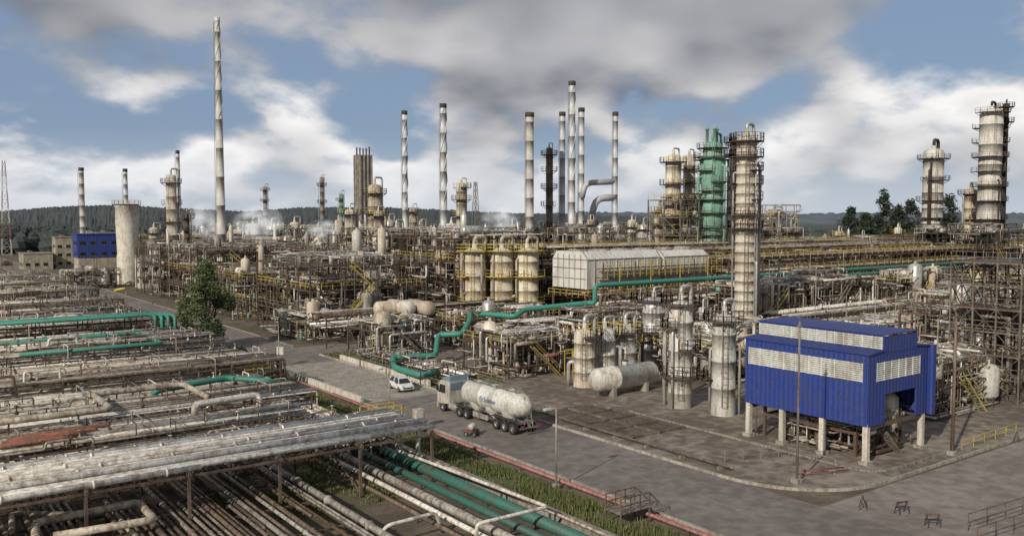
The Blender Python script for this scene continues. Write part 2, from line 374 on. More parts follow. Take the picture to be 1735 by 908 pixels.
def tower(loc,h,r,key,plats,rail='steel',name='column_tower',label='tall process column',cat='tower',skirt=None,sk=0.12,bands=5,pipe='silver',pn=1,seed=1,w=1.1,seg=20,group=None,prof=None,ladder='steel_grey',deck='steel'):
    q=random.Random(seed); T=thing(name,label,cat,loc,group)
    m=MB(); zs=h*sk
    if prof is None:
        m.lathe([(r*1.06,0),(r*1.03,zs)],skirt or key,seg)
        pr=[(r*1.03,zs)]
        for i in range(bands):
            z=zs+(h-r*.5-zs)*(i+.5)/bands; pr+=[(r,z-.13),(r*1.05,z-.12),(r*1.05,z+.12),(r,z+.13)]
        pr+=[(r,h-r*.5),(r*.9,h-r*.22),(r*.6,h-r*.06),(r*.2,h),(r*.2,h+.8),(0,h+.8)]
    else: pr=prof
    m.lathe(pr,key,seg); part('shell',m,T)
    for z in plats:
        pm=MB(); a=q.uniform(0,6.28); full=q.random()<.5
        rr_=r*1.03
        if prof:
            for (ra,za),(rb,zb) in zip(prof[:-1],prof[1:]):
                if za<=z<=zb: rr_=max(ra,rb)
        ringplat(pm,rr_,w,z,0 if full else a,6.283 if full else a+q.uniform(3,5),rail,deck=deck); part('platform',pm,T)
    lm=MB(); a=3.9; c,s_=math.cos(a),math.sin(a); rr_=r*1.06+.25; tx,ty=-s_*.25,c*.25
    for e in(-1,1): lm.beam((rr_*c+e*tx,rr_*s_+e*ty,1),(rr_*c+e*tx,rr_*s_+e*ty,h),.04,ladder,caps=False)
    z=1
    while z<h: lm.beam((rr_*c-tx,rr_*s_-ty,z),(rr_*c+tx,rr_*s_+ty,z),.025,ladder,caps=False); z+=.6
    z=3
    while z<h-1:
        hp=[((rr_+.35)*c+.38*math.cos(u),(rr_+.35)*s_+.38*math.sin(u),z) for u in[a-2.2+.73*k for k in range(7)]]
        for u,v in zip(hp[:-1],hp[1:]): lm.beam(u,v,.025,ladder,caps=False)
        z+=1.5
    part('ladder',lm,T)
    for i in range(pn):
        pm=MB(); a=q.uniform(-.6,3.2) if i else 0.2; ra=r*q.uniform(.1,.2); R2=r*1.06+ra+.35
        if i>=3: a=q.uniform(3.2,5.6); ra=r*q.uniform(.06,.12); R2=r*1.06+ra+.2
        c,s_=math.cos(a),math.sin(a)
        if i==0: pts=[(0,0,h+.2),(0,0,h+ra*4+.6),(R2*c,R2*s_,h+ra*4+.6),(R2*c,R2*s_,0)]
        else:
            zt=h*q.uniform(.4,.95); pts=[(r*.8*c,r*.8*s_,zt),(R2*c,R2*s_,zt),(R2*c,R2*s_,0)]
        pm.tube(pts,ra,pipe,8); part('pipe',pm,T)
    return T
def chimney(loc,h,r0,r1,key='chimney_metal',strakes=.35,plats=(),name='chimney',label='tall metal chimney with spiral strakes',cap='dark',group=None,sw=.16):
    T=thing(name,label,'chimney',loc,group); m=MB()
    pr=[(r0*1.5,0),(r0*1.3,h*.03),(r0,h*.07)]
    k=9
    for i in range(k):
        t=.07+.93*(i+.5)/k; ra=r0+(r1-r0)*t; pr+=[(ra,h*t-.1),(ra*1.07,h*t-.09),(ra*1.07,h*t+.09),(ra,h*t+.1)]
    pr+=[(r1,h-1.2),(r1*1.12,h-1.1),(r1*1.12,h),(r1*.8,h),(r1*.8,h-1)]
    m.lathe(pr[:-4],key,16); m.lathe(pr[-5:],cap,16); part('shaft',m,T)
    if strakes:
        m=MB()
        for s in range(3):
            N=70;vs=[]
            for i in range(N+1):
                t=1-strakes*(1-i/N); z=h*t-1.3; ra=r0+(r1-r0)*t; a=s*2.094+i/N*strakes*h/(r1*2)*.45
                vs+=[(ra*.98*math.cos(a),ra*.98*math.sin(a),z),((ra*1.0+sw)*math.cos(a),(ra+sw)*math.sin(a),z)]
            m.add(vs,[(2*i,2*i+1,2*i+3,2*i+2) for i in range(N)],key)
        part('strake',m,T)
    for z in plats:
        pm=MB(); ringplat(pm,r0*1.02,.9,z,0,6.283,'steel'); part('platform',pm,T)
    m=MB()
    for e in(-.2,.2): m.beam((-r0-.3,e,1),(-r1-.3,e,h-1),.035,'steel_grey',caps=False)
    part('ladder',m,T)
    return T
# ---------------- process unit
def unit(x0,y0,x1,y1,h,seed,npipe=45,frame='steel',rail='yellow',label='rusty steel process structure packed with pipes',pal=PAL,nv=3,lvl=4.0,name='process_unit',bay=6,rr=(.06,.2),nh=2,small=90,tall=False):
    r=random.Random(seed); T=thing(name,label,'process unit',(x0,y0,0)); wx,wy=x1-x0,y1-y0
    nx,ny=max(1,round(wx/bay)),max(1,round(wy/bay)); lv=[lvl*(i+1) for i in range(max(1,int(h/lvl)))]
    X=[wx*i/nx for i in range(nx+1)];Y=[wy*i/ny for i in range(ny+1)]
    f=MB();d=MB();rl=MB()
    for i in range(nx+1):
        for j in range(ny+1):
            e=r.random()<.25 and len(lv)>1; top=lv[-1-(1 if e else 0)]; f.beam((X[i],Y[j],0),(X[i],Y[j],top+r.choice([0,0,1])),.17,frame)
    for li,z in enumerate(lv):
        for j in range(ny+1):
            f.beam((0,Y[j],z-.15),(wx,Y[j],z-.15),.15,frame)
        for i in range(nx+1):
            f.beam((X[i],0,z-.15),(X[i],wy,z-.15),.15,frame)
        for i in range(nx):
            if r.random()<.35: f.beam((X[i],0,z-lvl),(X[i+1],0,z-.2),.08,frame)
        for j in range(ny):
            if r.random()<.35: f.beam((0,Y[j],z-lvl),(0,Y[j+1],z-.2),.08,frame)
        for i in range(nx):
            for j in range(ny):
                if r.random()<.45: d.box(((X[i]+X[i+1])/2,(Y[j]+Y[j+1])/2,z+.03),(wx/nx-.05,wy/ny-.05,.08),'steel')
        if r.random()<.8:
            rl.rail([(0,wy,z+.07),(0,0,z+.07),(wx*r.choice([.5,1]),0,z+.07)],1.1,rail if r.random()<.65 else 'steel_grey',2,.048)
    z=0
    for li,zz in enumerate(lv[:3]):
        xa=wx*.3 if li%2 else wx*.3+lvl*1.1; xb=wx*.3+lvl*1.1 if li%2 else wx*.3
        for e in(-.9,-1.6):
            d.beam((xa,e,z),(xb,e,zz),.09,rail); d.beam((xa,e,z+1),(xb,e,zz+1),.04,rail)
        for t in range(12): u=t/12; d.box((xa+(xb-xa)*u,-1.25,z+(zz-z)*u),(.25,.7,.04),'steel_grey')
        z=zz
    part('frame',f,T);part('deck',d,T,kind='stuff');part('railing',rl,T,kind='stuff')
    for i in range(nv):
        m=MB(); ra=r.uniform(.5,1.3); H=r.uniform(3,7); base=r.choice([0]+lv[:-1]) if len(lv)>1 else 0
        if tall and i%2==0: base=r.choice(lv); ra=r.uniform(.35,.9); H=r.uniform(2.5,5.5)
        c=(r.uniform(ra,wx-ra),r.uniform(-.5,wy*.6),base+.8)
        m.lathe([(0,0),(ra*.6,.1),(ra,.5),(ra,H-.5),(ra*.7,H-.15),(ra*.2,H),(ra*.2,H+.4),(0,H+.4)],r.choice(['vessel_white','vessel_tan','silver','grey','vessel_buff']),14,c)
        for a in(0,2.1,4.2): m.beam((c[0]+ra*.9*math.cos(a),c[1]+ra*.9*math.sin(a),base),(c[0]+ra*.9*math.cos(a),c[1]+ra*.9*math.sin(a),base+1.6),.08,frame)
        part('vessel',m,T)
    for i in range(nh):
        m=MB(); ra=r.uniform(.45,.95); Ln=r.uniform(3,6); base=r.choice(lv); ax=r.choice('xy')
        c=(r.uniform(1,max(1.1,wx-Ln-1)),r.uniform(1,max(1.1,wy-Ln-1)),base+ra+.5)
        m.lathe([(0,-.35),(ra*.7,-.25),(ra,.1),(ra,Ln-.1),(ra*.7,Ln+.25),(0,Ln+.35)],r.choice(['vessel_white','silver','grey','beige']),14,c,axis=ax)
        for t in(.2,.8):
            q=(c[0]+Ln*t,c[1]) if ax=='x' else (c[0],c[1]+Ln*t)
            m.box((q[0],q[1],base+.35),(.3 if ax=='x' else ra*1.5,.3 if ax=='y' else ra*1.5,.7),'concrete')
        part('drum',m,T)
    def route(m,ra,key,nseg,sides,loc=None,step=None):
        p=[r.uniform(-.8,wx+.8),r.uniform(-1.2,wy*.8),r.choice(lv+[0.6])+r.uniform(.2,lvl*.8)-lvl*.3]; pts=[tuple(p)]
        axs=r.choice([0,1,2])
        for s in range(nseg):
            ax=r.choice([a for a in(0,1,2) if a!=axs]); axs=ax
            if ax==2: p[2]=min(max(.4,p[2]+r.choice([-1,1])*r.uniform(.6,lvl*1.3)),h+1.2)
            elif step: p[ax]=min(max(-.8,p[ax]+r.uniform(-step,step)),(wx if ax==0 else wy)+.8)
            elif ax==0: p[0]=r.uniform(-.8,wx+.8)
            else: p[1]=r.uniform(-1.2,wy*.9)
            pts.append(tuple(p))
        m.tube(pts,ra,key,sides,flange=r.choice([0,4]) if sides>5 else 0)
    for i in range(npipe):
        m=MB(); route(m,r.uniform(*rr),r.choice(pal),r.randint(3,7),6); part('pipe',m,T)
    m=MB()
    for i in range(small): route(m,r.uniform(.035,.1),r.choice(pal+['yellow','dark','white']),r.randint(2,5),4,step=3.5)
    for i in range(small//3):
        x,y,z=r.uniform(0,wx),r.uniform(-.5,wy*.8),r.choice([0]+lv); key=r.choice(['grey','white','beige','brown','dark','green_paint','steel_grey']); ra=r.uniform(.15,.5); hh_=r.uniform(.5,1.8)
        m.lathe([(0,0),(ra,.05),(ra,hh_*.8),(ra*.5,hh_),(0,hh_)],key,7,(x,y,z+.1))
    for i in range(3 if tall else 1):
        x,y=r.uniform(0,wx),r.uniform(0,wy); m.cyl((x,y,0),(x,y,h+r.uniform(1,5)),.07,r.choice(['steel_grey','grey','brown']),5)
    part('small_piping',m,T,kind='stuff')
    return T

# ================= BLUE BUILDING
def blue_building():
    x0,x1,y0,y1=64.0,73.0,38.7,50.8; zb,zt=3.2,9.0; T=thing('shelter_building','blue corrugated metal shelter raised on concrete columns','building',(x0,y0,0))
    wx,wy=x1-x0,y1-y0
    m=MB(); lb,lt=6.75,8.3
    m.box((0,wy/2,(zb+lb)/2),(.12,wy,lb-zb),'blue'); m.box((0,wy/2,(lt+zt)/2),(.12,wy,zt-lt),'blue')
    m.box((0,.25,(lb+lt)/2),(.12,.5,lt-lb),'blue'); m.box((0,wy-.2,(lb+lt)/2),(.12,.4,lt-lb),'blue')
    m.box((wx,wy/2,(zb+zt)/2),(.12,wy,zt-zb),'blue')
    dx0,dx1,dz=2.4,7.2,5.6
    m.box((dx0/2+.03,0,(zb+lb)/2),(dx0-.06,.12,lb-zb),'blue'); m.box(((dx1+wx)/2-.03,0,(zb+lb)/2),(wx-dx1-.06,.12,lb-zb),'blue')
    m.box(((dx0+dx1)/2,0,(dz+lb)/2),(dx1-dx0,.12,lb-dz),'blue')
    m.box((wx/2,0,(lt+zt)/2),(wx-.13,.12,zt-lt),'blue'); m.box((.6,0,(lb+lt)/2),(1.06,.12,lt-lb),'blue'); m.box((wx-.7,0,(lb+lt)/2),(1.26,.12,lt-lb),'blue')
    rz=9.2
    for yy in(0,wy): m.prism([(.0,zt+.003),(wx,zt+.003),(wx*.62,rz),(wx*.38,rz)],yy-.055,yy+.055,'blue','y')
    m.box((wx/2,wy,(zb+zt)/2),(wx-.13,.12,zt-zb),'blue')
    m.box((wx+.28,-.1,6.1),(.55,.8,6.0),'blue')
    part('wall',m,T)
    m=MB()
    for sgn in(0,1):
        xa=-.2 if not sgn else wx+.2; xb=wx*.24 if not sgn else wx*.76
        za=zt; zc=rz
        m.prism([(xa,za),(xb,zc),(xb,zc+.12),(xa,za+.12)] if not sgn else [(xa,za),(xa,za+.12),(xb,zc+.12),(xb,zc)],-.2,wy+.2,'blue_trim','y')
    rf=part('roof',m,T)
    m=MB(); a,b_=wx*.22,wx*.78; z0,z1=zt+.2,zt+1.35
    for yy in(-.05,wy+.1): m.box((wx/2,yy,(z0+z1)/2-.1),(b_-a,.1,z1-z0+.2),'blue')
    for xx in(a,b_): m.box((xx,wy/2,z0-.02),(.1,wy+.05,.16),'blue'); m.box((xx,wy/2,z1+.02),(.1,wy+.05,.1),'blue_trim')
    m.prism([(a-.12,z1+.08),(wx/2,z1+.14),(b_+.12,z1+.08),(b_+.12,z1+.15),(wx/2,z1+.22),(a-.12,z1+.15)],-.2,wy+.2,'blue_trim','y')
    o=part('roof_monitor',m,T); o.parent=rf
    def louv(name,p,axis,ln,z0,z1,par,nb):
        m=MB(); k=int((z1-z0)/.16)
        for i in range(k):
            z=z0+(i+.5)*(z1-z0)/k
            if axis=='y': m.prism([(p[0]-.07,z-.05),(p[0]+.05,z+.05),(p[0]+.05,z+.07),(p[0]-.07,z-.03)],p[1],p[1]+ln,'louver','y')
            else: m.prism([(p[1]-.07,z-.05),(p[1]+.05,z+.05),(p[1]+.05,z+.07),(p[1]-.07,z-.03)],p[0],p[0]+ln,'louver','x')
        for i in range(nb+1):
            t=ln*i/nb
            if axis=='y': m.box((p[0]-.04,p[1]+t,(z0+z1)/2),(.1,.1,z1-z0),'louver')
            else: m.box((p[0]+t,p[1]-.04,(z0+z1)/2),(.1,.1,z1-z0),'louver')
        m.box(((p[0]+.1),p[1]+ln/2,(z0+z1)/2) if axis=='y' else (p[0]+ln/2,p[1]+.1,(z0+z1)/2),(.02,ln,z1-z0) if axis=='y' else (ln,.02,z1-z0),'grey')
        o=part(name,m,par); return o
    louv('louvre_window',(0,.5),'y',wy-.9,lb,lt,T,9); louv('louvre_window',(1.13,0),'x',wx-2.46,lb,lt,T,6)
    louv('louvre_window',(a,0.05),'y',wy-.05,z0+.07,z1-.04,rf,14)
    for (x,y) in [(.2,.2),(.2,4.2),(.2,8.2),(.2,wy-.3),(wx-.4,.2),(wx-.4,wy-.3),(wx-.4,6)]:
        m=MB(); m.box((x,y,zb/2+.1),(.42,.42,zb+.2),'concrete_light'); m.box((x,y,.25),(.8,.8,.3),'concrete'); part('column',m,T)
    m=MB()
    for y in(.2,4.2,8.2,wy-.3): m.box((wx/2,y,zb-.15),(wx-.3,.25,.3),'steel')
    m.box((wx/2,wy/2+1.5,zb+.06),(wx-.3,wy-3.3,.06),'dark'); part('floor',m,T)
    unit(x0+1.6,y0+2.0,x1-1,y1-1,2.4,301,npipe=26,lvl=2.2,bay=4.5,label='pumps and pipework beneath blue shelter',rail='steel_grey',nv=4,nh=2,small=50)
blue_building()
# ================= WHITE COOLER SHED
def shed():
    x0,y0=96,109; T=thing('cooler_building','pale grey panelled air cooler enclosure on steel legs','building',(x0,y0,0)); wx,wy=30,9; zb,zt,zr=8.0,12.9,14.2
    m=MB()
    for xa,xb,dz in((0,17.4,0),(18.2,wx,-.25)):
        m.prism([(0,zb),(wy,zb),(wy,zt),(wy-1.0,zr+dz),(1.2,zr+dz),(0,zt)],xa,xb,'clad_white')
        m.box(((xa+xb)/2,-.05,zt),(xb-xa,.12,.18),'grey')
        for e in(xa+.1,xb-.1): m.beam((e,-.06,zt),(e,1.2,zr+dz+.05),.09,'grey')
    for i in range(19): m.box((wx*i/18,-.06,(zb+zt)/2),(.1,.1,zt-zb),'louver')
    for i in range(1,6): m.box((-.06,wy*i/6,(zb+zt)/2+.4),(.1,.08,zt-zb+.8),'grey')
    for z in(zb+1.7,zb+3.4): m.box((-.07,wy*.5,z),(.1,wy,.1),'grey')
    m.box((-.07,wy*.5,zt-.0),(.12,wy,.12),'grey')
    part('wall',m,T)
    m=MB()
    for i in range(6): m.cyl((2+i*5.2,wy*.5,zr-.3),(2+i*5.2,wy*.5,zr+.25),1.7,'concrete',18)
    m.rail([(0,1.3,zr),(17.4,1.3,zr)],.9,'steel_grey',2,.04)
    part('roof',m,T)
    m=MB()
    for i in range(8):
        for y in(.2,wy-.2): m.beam((wx*i/7,y,0),(wx*i/7,y,zb),.2,'steel')
    for z in(4,7.8):
        for y in(.2,wy-.2): m.beam((0,y,z),(wx,y,z),.18,'steel')
    part('frame',m,T)
    m=MB()
    for z in(8.0,9.9,11.4):
        m.box((wx*.55,-1.2,z),(wx*.98,1.7,.12),'steel'); m.rail([(wx*.04,-2.1,z),(wx*1.05,-2.1,z)],1.1,'yellow',1.5,.06)
    for i in range(9): m.beam((wx*(.06+.98*i/8),-2.1,0),(wx*(.06+.98*i/8),-2.1,12.4),.1,'yellow' if i%2 else 'steel')
    m.rail([(-.9,wy,6.6),(-.9,-2.1,6.6),(wx*.3,-2.1,6.6)],1.1,'yellow',1.5,.06)
    part('walkway',m,T,kind='stuff')
shed()
# ================= MAIN EAST RACK
DP=['brown']*7+['rust']*5+['beige']*4+['grey']*4+['white']*3+['silver']*2+['steel_grey']*3
rack('x',94,300,103,6,[3.5,5.5,7.4],bay=7,rail='yellow',seed=11,rr=(.09,.28),label='long multi level pipe rack with yellow railings',maxp=60,valves=300)
rack('x',130,300,111,7,[4.5,7,9.5,12],bay=5,rail='yellow',seed=12,rr=(.09,.3),maxp=90,frame='rust',valves=350,dens=.9,pal=DP,post=.17)
rack('x',128,300,120,6,[4,7.5,10.5,13.3],bay=5,rail='steel_grey',seed=17,rr=(.09,.3),maxp=90,frame='rust',valves=300,dens=.9,pal=DP,post=.17)
rack('x',100,300,130,8,[5,8,11,14],bay=6,rail='yellow',seed=13,rr=(.1,.3),maxp=80,frame='rust',valves=150,pal=DP,post=.17)
rack('x',120,300,93,5,[2.5,4.2],bay=7,seed=14,rr=(.08,.25),maxp=40,valves=150)
rack('x',112,300,82,6,[3,5],bay=7,seed=15,rr=(.08,.3),maxp=40,valves=150)
rack('x',94,160,71,5,[2.6,4.2],bay=6,seed=18,rr=(.08,.25),maxp=36,valves=150)
def pipething(name,label,pts,r,key,n=12,sup=0,group=None,bend=2.0,flange=0):
    m=MB(); p0=Vector(pts[0]); base=Vector((p0.x,p0.y,0)); P=[Vector(p)-base for p in pts]; T=thing(name,label,'pipe',base,group)
    m.tube(P,r,key,n,bend,flange); part('pipe_run',m,T)
    if sup:
        s=MB()
        for a,b_ in zip(P[:-1],P[1:]):
            l=(b_-a).length
            if abs(a.z-b_.z)>.6 or l<sup*.6: continue
            for i in range(int(l//sup)+1):
                c=a.lerp(b_,(i+.5)/(int(l//sup)+1)); s.beam((c.x,c.y,0),(c.x,c.y,c.z-r),.09,'steel')
        part('support',s,T,kind='stuff')
    return T
pipething('pipe','large green pipe snaking from rack to roadside',[(300,99.2,9.6),(89,99.2,9.6),(89,99.2,6.9),W(998,513,6.9),W(890,524,6.2),W(872,536,5.4),W(797,530,5.4),W(795,545,5.2),W(782,566,4.0),W(742,567,3.8),W(738,602,1.7),W(665,606,1.7),W(668,622,1.3),W(712,636,1.3),W(742,630,1.3)],.38,'teal',sup=9)
pipething('pipe','straight green pipe along top of rack',[(300,98.0,8.7),(122,98.0,8.7),(122,98.0,5)],.34,'teal',sup=8)
# ================= vessels in yard
def vessel(px,pb,pt,wpx,key='vessel_white',plats=(.5,.95),rail='steel',seed=1,label='weathered white vertical vessel standing in yard',skirt=None,sk=.14,pn=2,z0=.1):
    p=W(px,pb,0); d=Vector((p.x,p.y)).dot(Vector((sp,cp))); top=S(px,pt,d).z; r=wpx/F_PX*d/2
    tower((p.x,p.y,z0),top-z0,r,key,[ (top)*f for f in plats],rail,'vertical_vessel',label,'vessel',seed=seed,bands=3,skirt=skirt,sk=sk,pn=pn,w=.8)
vessel(1225,703,532,40,seed=2,plats=(.35,.93),pn=4); vessel(1152,690,510,40,seed=3,plats=(.3,.55,.75,.97),skirt='concrete',pn=4); vessel(1107,625,503,38,seed=4,key='silver')
vessel(990,655,558,36,seed=5,key='vessel_buff',rail='yellow',plats=(.88,)); vessel(1024,648,555,36,seed=6,key='vessel_white',rail='yellow',plats=(.88,)); vessel(1059,643,552,36,seed=7,key='silver',rail='yellow',plats=(.88,))
vessel(1190,640,520,16,seed=8,key='silver',plats=(.8,),label='slim silver vessel among larger vessels'); vessel(1085,600,498,14,seed=9,key='silver',plats=(.9,),label='slim silver vessel among larger vessels')
def htank(px,pb,ln,r,z,ax='x',key='vessel_white',label='white horizontal storage drum on concrete saddles',legh=None,group=None):
    p=W(px,pb,0); T=thing('horizontal_drum',label,'tank',(p.x,p.y,0.1),group); m=MB(); zc=z+r
    m.lathe([(0,-r*.45),(r*.5,-r*.38),(r*.85,-r*.2),(r,0),(r,ln*.3),(r*1.02,ln*.3+.02),(r*1.02,ln*.3+.1),(r,ln*.3+.12),(r,ln),(r*.85,ln+r*.2),(r*.5,ln+r*.38),(0,ln+r*.45)],key,24,(0,0,zc),axis=ax); part('shell',m,T)
    for t in(.2,.8):
        m=MB(); q=(ln*t,0) if ax=='x' else (0,ln*t); dx,dy=(.5,r*1.7) if ax=='x' else (r*1.7,.5)
        m.box((q[0],q[1],(z+r*.35)/2),(dx,dy,z+r*.35),'concrete'); part('saddle',m,T)
    m=MB(); q=(ln*.5,0) if ax=='x' else (0,ln*.5); m.cyl((q[0],q[1],zc+r*.9),(q[0],q[1],zc+r+.5),.3,key,12); m.cyl((q[0],q[1],zc+r+.45),(q[0],q[1],zc+r+.55),.42,'steel',12); part('manhole',m,T)
    m=MB(); m.tube([(q[0]+.8,q[1]+.8,zc+r*.5),(q[0]+.8,q[1]+.8,zc+r+1),(q[0]+3,q[1]+.8,zc+r+1),(q[0]+3,q[1]+.8,0)],.1,'grey',8); part('pipe',m,T)
htank(1012,674,8.3,1.3,.6,'x',label='large white horizontal drum with stained flanks')
for i,(px,c) in enumerate([(640,'vessel_buff'),(694,'vessel_white'),(728,'vessel_tan')]):
    p=W(px,583,0)
    T=thing('horizontal_drum','cream horizontal drum raised on steel frame','tank',(p.x,p.y,0),'drums on raised steel frame'); m=MB(); r=1.15; ln=6 if i else 6.5; ax='y' if i else 'x'
    m.lathe([(0,-r*.45),(r*.5,-r*.38),(r*.85,-r*.2),(r,0),(r,ln),(r*.85,ln+r*.2),(r*.5,ln+r*.38),(0,ln+r*.45)],c,22,(0,0,5.6),axis=ax); part('shell',m,T)
    m=MB()
    for t in(.15,.85):
        for e in(-1,1):
            q=(ln*t,e*1.1) if ax=='x' else (e*1.1,ln*t); m.beam((*q,0),(*q,4.9),.2,'steel')
        m.box((ln*t,0,4.5) if ax=='x' else (0,ln*t,4.5),(.4,2.4,.6) if ax=='x' else (2.4,.4,.6),'steel')
    part('frame',m,T)
for i,px in enumerate((804,850,893)):
    p=S(px,530,158)
    T=tower((p.x,p.y,0),14.4,2.05,'vessel_buff',[4.6,9.4,14.0],'yellow','vertical_vessel','cream stained vessel ringed by yellow platforms','vessel',seed=30+i,bands=4,pn=4,pipe='beige',w=1.2,group='row of cream vessels with yellow platforms',sk=.2,deck='yellow',ladder='yellow')
# main columns
def twr(px,d,pt,wpx,key,plats,seed,rail='steel',label='tall weathered process column with platforms',pipe='silver',pn=3,bands=8,skirt=None,sk=.1,w=1.3,z0=0):
    p=S(px,450,d); top=S(px,pt,d).z; r=wpx/F_PX*d/2
    return tower((p.x,p.y,z0),top-z0,r,key,[top*f for f in plats],rail,'column_tower',label,'tower',seed=seed,bands=bands,pn=pn,pipe=pipe,skirt=skirt,sk=sk,w=w)
twr(1262,126,228,33,'vessel_buff',(.58,.64,.71,.78,.84,.9,.97),41,label='tall cream column with many stacked platforms',bands=20,pn=6,w=.95)
twr(1139,205,262,26,'vessel_buff',(.3,.42,.54,.66,.8,.95),42,rail='yellow',label='tan column with overhead pipe'); twr(1166,212,262,20,'vessel_buff',(.4,.5,.6,.7,.8,.9),43,rail='yellow',label='slim tan column beside green tower')
twr(1577,235,252,33,'vessel_white',(.3,.4,.52,.64,.78,.93),44,label='stout cream column with dark overhead pipe',pipe='dark',pn=6,w=1.4)
twr(1672,235,185,36,'vessel_white',(.3,.4,.5,.58,.66,.74,.82,.9,.98),45,label='very tall cream column with dark top piping',pipe='dark',pn=8,w=1.6); twr(1640,245,320,22,'vessel_tan',(.4,.55,.7,.95),46); twr(1696,238,175,9,'dark',(.9,.98),47,label='dark slim riser beside tall column',pn=1)
p=S(1205,450,200); top=S(1205,240,200).z
pr=[(2.9,0),(2.8,11),(2.3,13),(2.3,18),(2.9,19.5),(2.9,24),(2.4,25),(2.4,27),(2.9,28.5),(2.9,33),(2.2,34),(2.2,top-1.5),(1.8,top-.5),(1.0,top-.1),(0,top)]
T=tower((p.x,p.y,0),top,2.9,'green_paint',[12,14,16,18,21,24,26,28,30.5,33,top-3.5,top-1.5],'steel_grey','regenerator_tower','light green painted reactor tower with many platforms','tower',seed=50,prof=pr,pipe='green_paint',pn=5,w=1.4,ladder='green_paint',deck='steel')
for a in range(3):
    m=MB(); x,y=1.3*math.cos(a*2.1),1.3*math.sin(a*2.1); m.lathe([(.35,top-1.5),(.35,top+2.6),(.5,top+2.65),(.5,top+3.0),(0,top+3.1)],'green_paint',10,(x,y,0)); part('stack',m,T)
twr(1240,190,232,12,'dark',(.9,.97),51,pn=1,label='dark slim stack behind cream column')
# left area columns
twr(293,235,296,17,'vessel_buff',(.3,.45,.6,.75,.93),60); twr(636,215,312,22,'vessel_tan',(.35,.5,.6,.75,.92),61,rail='yellow'); twr(594,205,355,18,'vessel_buff',(.4,.7,.95),62,rail='yellow'); twr(642,208,358,16,'vessel_tan',(.6,.95),66,rail='yellow')
twr(782,230,310,17,'vessel_tan',(.4,.55,.7,.85,.96),63,rail='yellow',label='slim tan column wrapped by platforms'); twr(930,235,250,11,'brown',(.3,.45,.6,.72,.84,.95),64,label='slender dark column with stepped platforms'); twr(318,225,362,9,'brown',(.5,.8,.95),65)
twr(451,420,316,7,'grey',(.8,.95),67); twr(547,400,300,7,'grey',(.5,.7,.9),68); twr(579,400,328,8,'green_paint',(.7,.9),69); twr(1114,215,350,14,'vessel_tan',(.5,.8,.95),70,rail='yellow'); twr(700,260,352,12,'vessel_tan',(.6,.95),71); twr(765,240,378,22,'vessel_white',(.9,),72)
for i,(px,d,pt,w_) in enumerate([(405,300,388,22),(430,290,378,26),(462,300,380,20),(500,310,376,16),(540,290,384,18),(575,280,372,14),(610,260,380,12),(660,270,372,16),(672,240,385,20),(715,250,380,12),(745,250,388,20),(815,240,385,22),(848,250,390,18),(868,235,380,14),(912,230,385,16),(1000,235,372,12),(1070,230,372,14),(1090,225,380,20),(262,260,385,16),(340,250,395,18),(368,300,385,14),(520,250,400,14),(487,240,398,20),(1300,240,372,12),(1345,235,385,14),(1420,240,392,16),(1520,240,385,12),(1460,225,398,10)]):
    twr(px,d,pt,w_,['vessel_tan','vessel_white','silver','vessel_buff','grey'][i%5],(.55,.93) if i%2 else (.9,),400+i,rail='yellow' if i%3 else 'steel_grey',bands=3,pn=2,w=1.0,label=['short tan process vessel amid pipework','pale process vessel with top platform','silver insulated vessel amid pipework','cream vessel with railed platform','grey vessel amid steel structures'][i%5])
# chimneys
def chim(px,d,pt,w0,w1,key='chimney_metal',st=.35,label='tall metal chimney with spiral strakes',plats=(),cap='dark',sw=.16):
    p=S(px,450,d); h=S(px,pt,d).z; chimney((p.x,p.y,0),h,w0/F_PX*d/2,w1/F_PX*d/2,key,st,[h*f for f in plats],label=label,cap=cap,sw=sw)
chim(376,222,30,17,8,'chimney_pale',.34,'very tall slender pale chimney with spiral strakes',cap='chimney_metal',sw=.12)
chim(142,320,284,10,8,'chimney_pale',0,'slim pale chimney with dark banded top',cap='rust'); chim(216,330,286,9,7,'chimney_metal',0,'slim grey chimney above concrete silo')
chim(305,300,255,11,6,'chimney_metal',0,'tapered plain grey metal chimney'); chim(687,260,188,10,9,st=.5); chim(752,240,176,13,11,st=.5)
chim(897,225,191,15,14,'chimney_pale',0,'stout pale chimney with dark open top',(.2,.35),'dark'); chim(952,240,190,11,10,st=.0,label='plain metal chimney in group'); chim(968,232,138,13,11,st=.45); chim(984,245,183,11,10,st=0,label='plain metal chimney in group'); chim(1041,245,190,10,9,st=.0,label='metal chimney with side ducts')
pipething('duct','curved metal flue duct joining chimneys',[(S(1041,308,245)),(S(992,310,243)),(S(986,335,243))],.8,'chimney_metal',bend=2.5)
pipething('duct','curved metal flue duct joining chimney and heater',[(S(1041,335,245)),(S(1010,336,243)),(S(1000,375,243))],.95,'chimney_metal',bend=2.5)
p=S(617,450,330); T=thing('concrete_tower','dark grey ribbed concrete tower with rooftop vents','tower',(p.x,p.y,0)); m=MB(); h=S(617,264,330).z
m.box((0,0,h/2),(5,5,h),'concrete_dark')
for i in range(4):
    for a,b_ in((-2.6,-2.4+i*1.55),(-2.4+i*1.55,-2.6)): m.box((a,b_,h/2),(.45,.45,h+.6),'concrete')
part('wall',m,T)
for i in range(5):
    m=MB(); x=-2+i*1.0; m.lathe([(.3,h),(.3,h+rnd.uniform(2,3.5)),(0,h+3)],'dark',8,(x,-x*.6,0)); part('vent',m,T)
p=S(217,450,262); T=thing('silo','pale concrete silo with wider railed top','silo',(p.x,p.y,0)); m=MB(); h=S(217,346,262).z
m.lathe([(3.1,0),(3.1,h*.35),(2.9,h*.37),(3.2,h*.75),(3.2,h*.96),(3.4,h*.965),(3.4,h),(0,h+.2)],'concrete_light',22); part('shell',m,T)
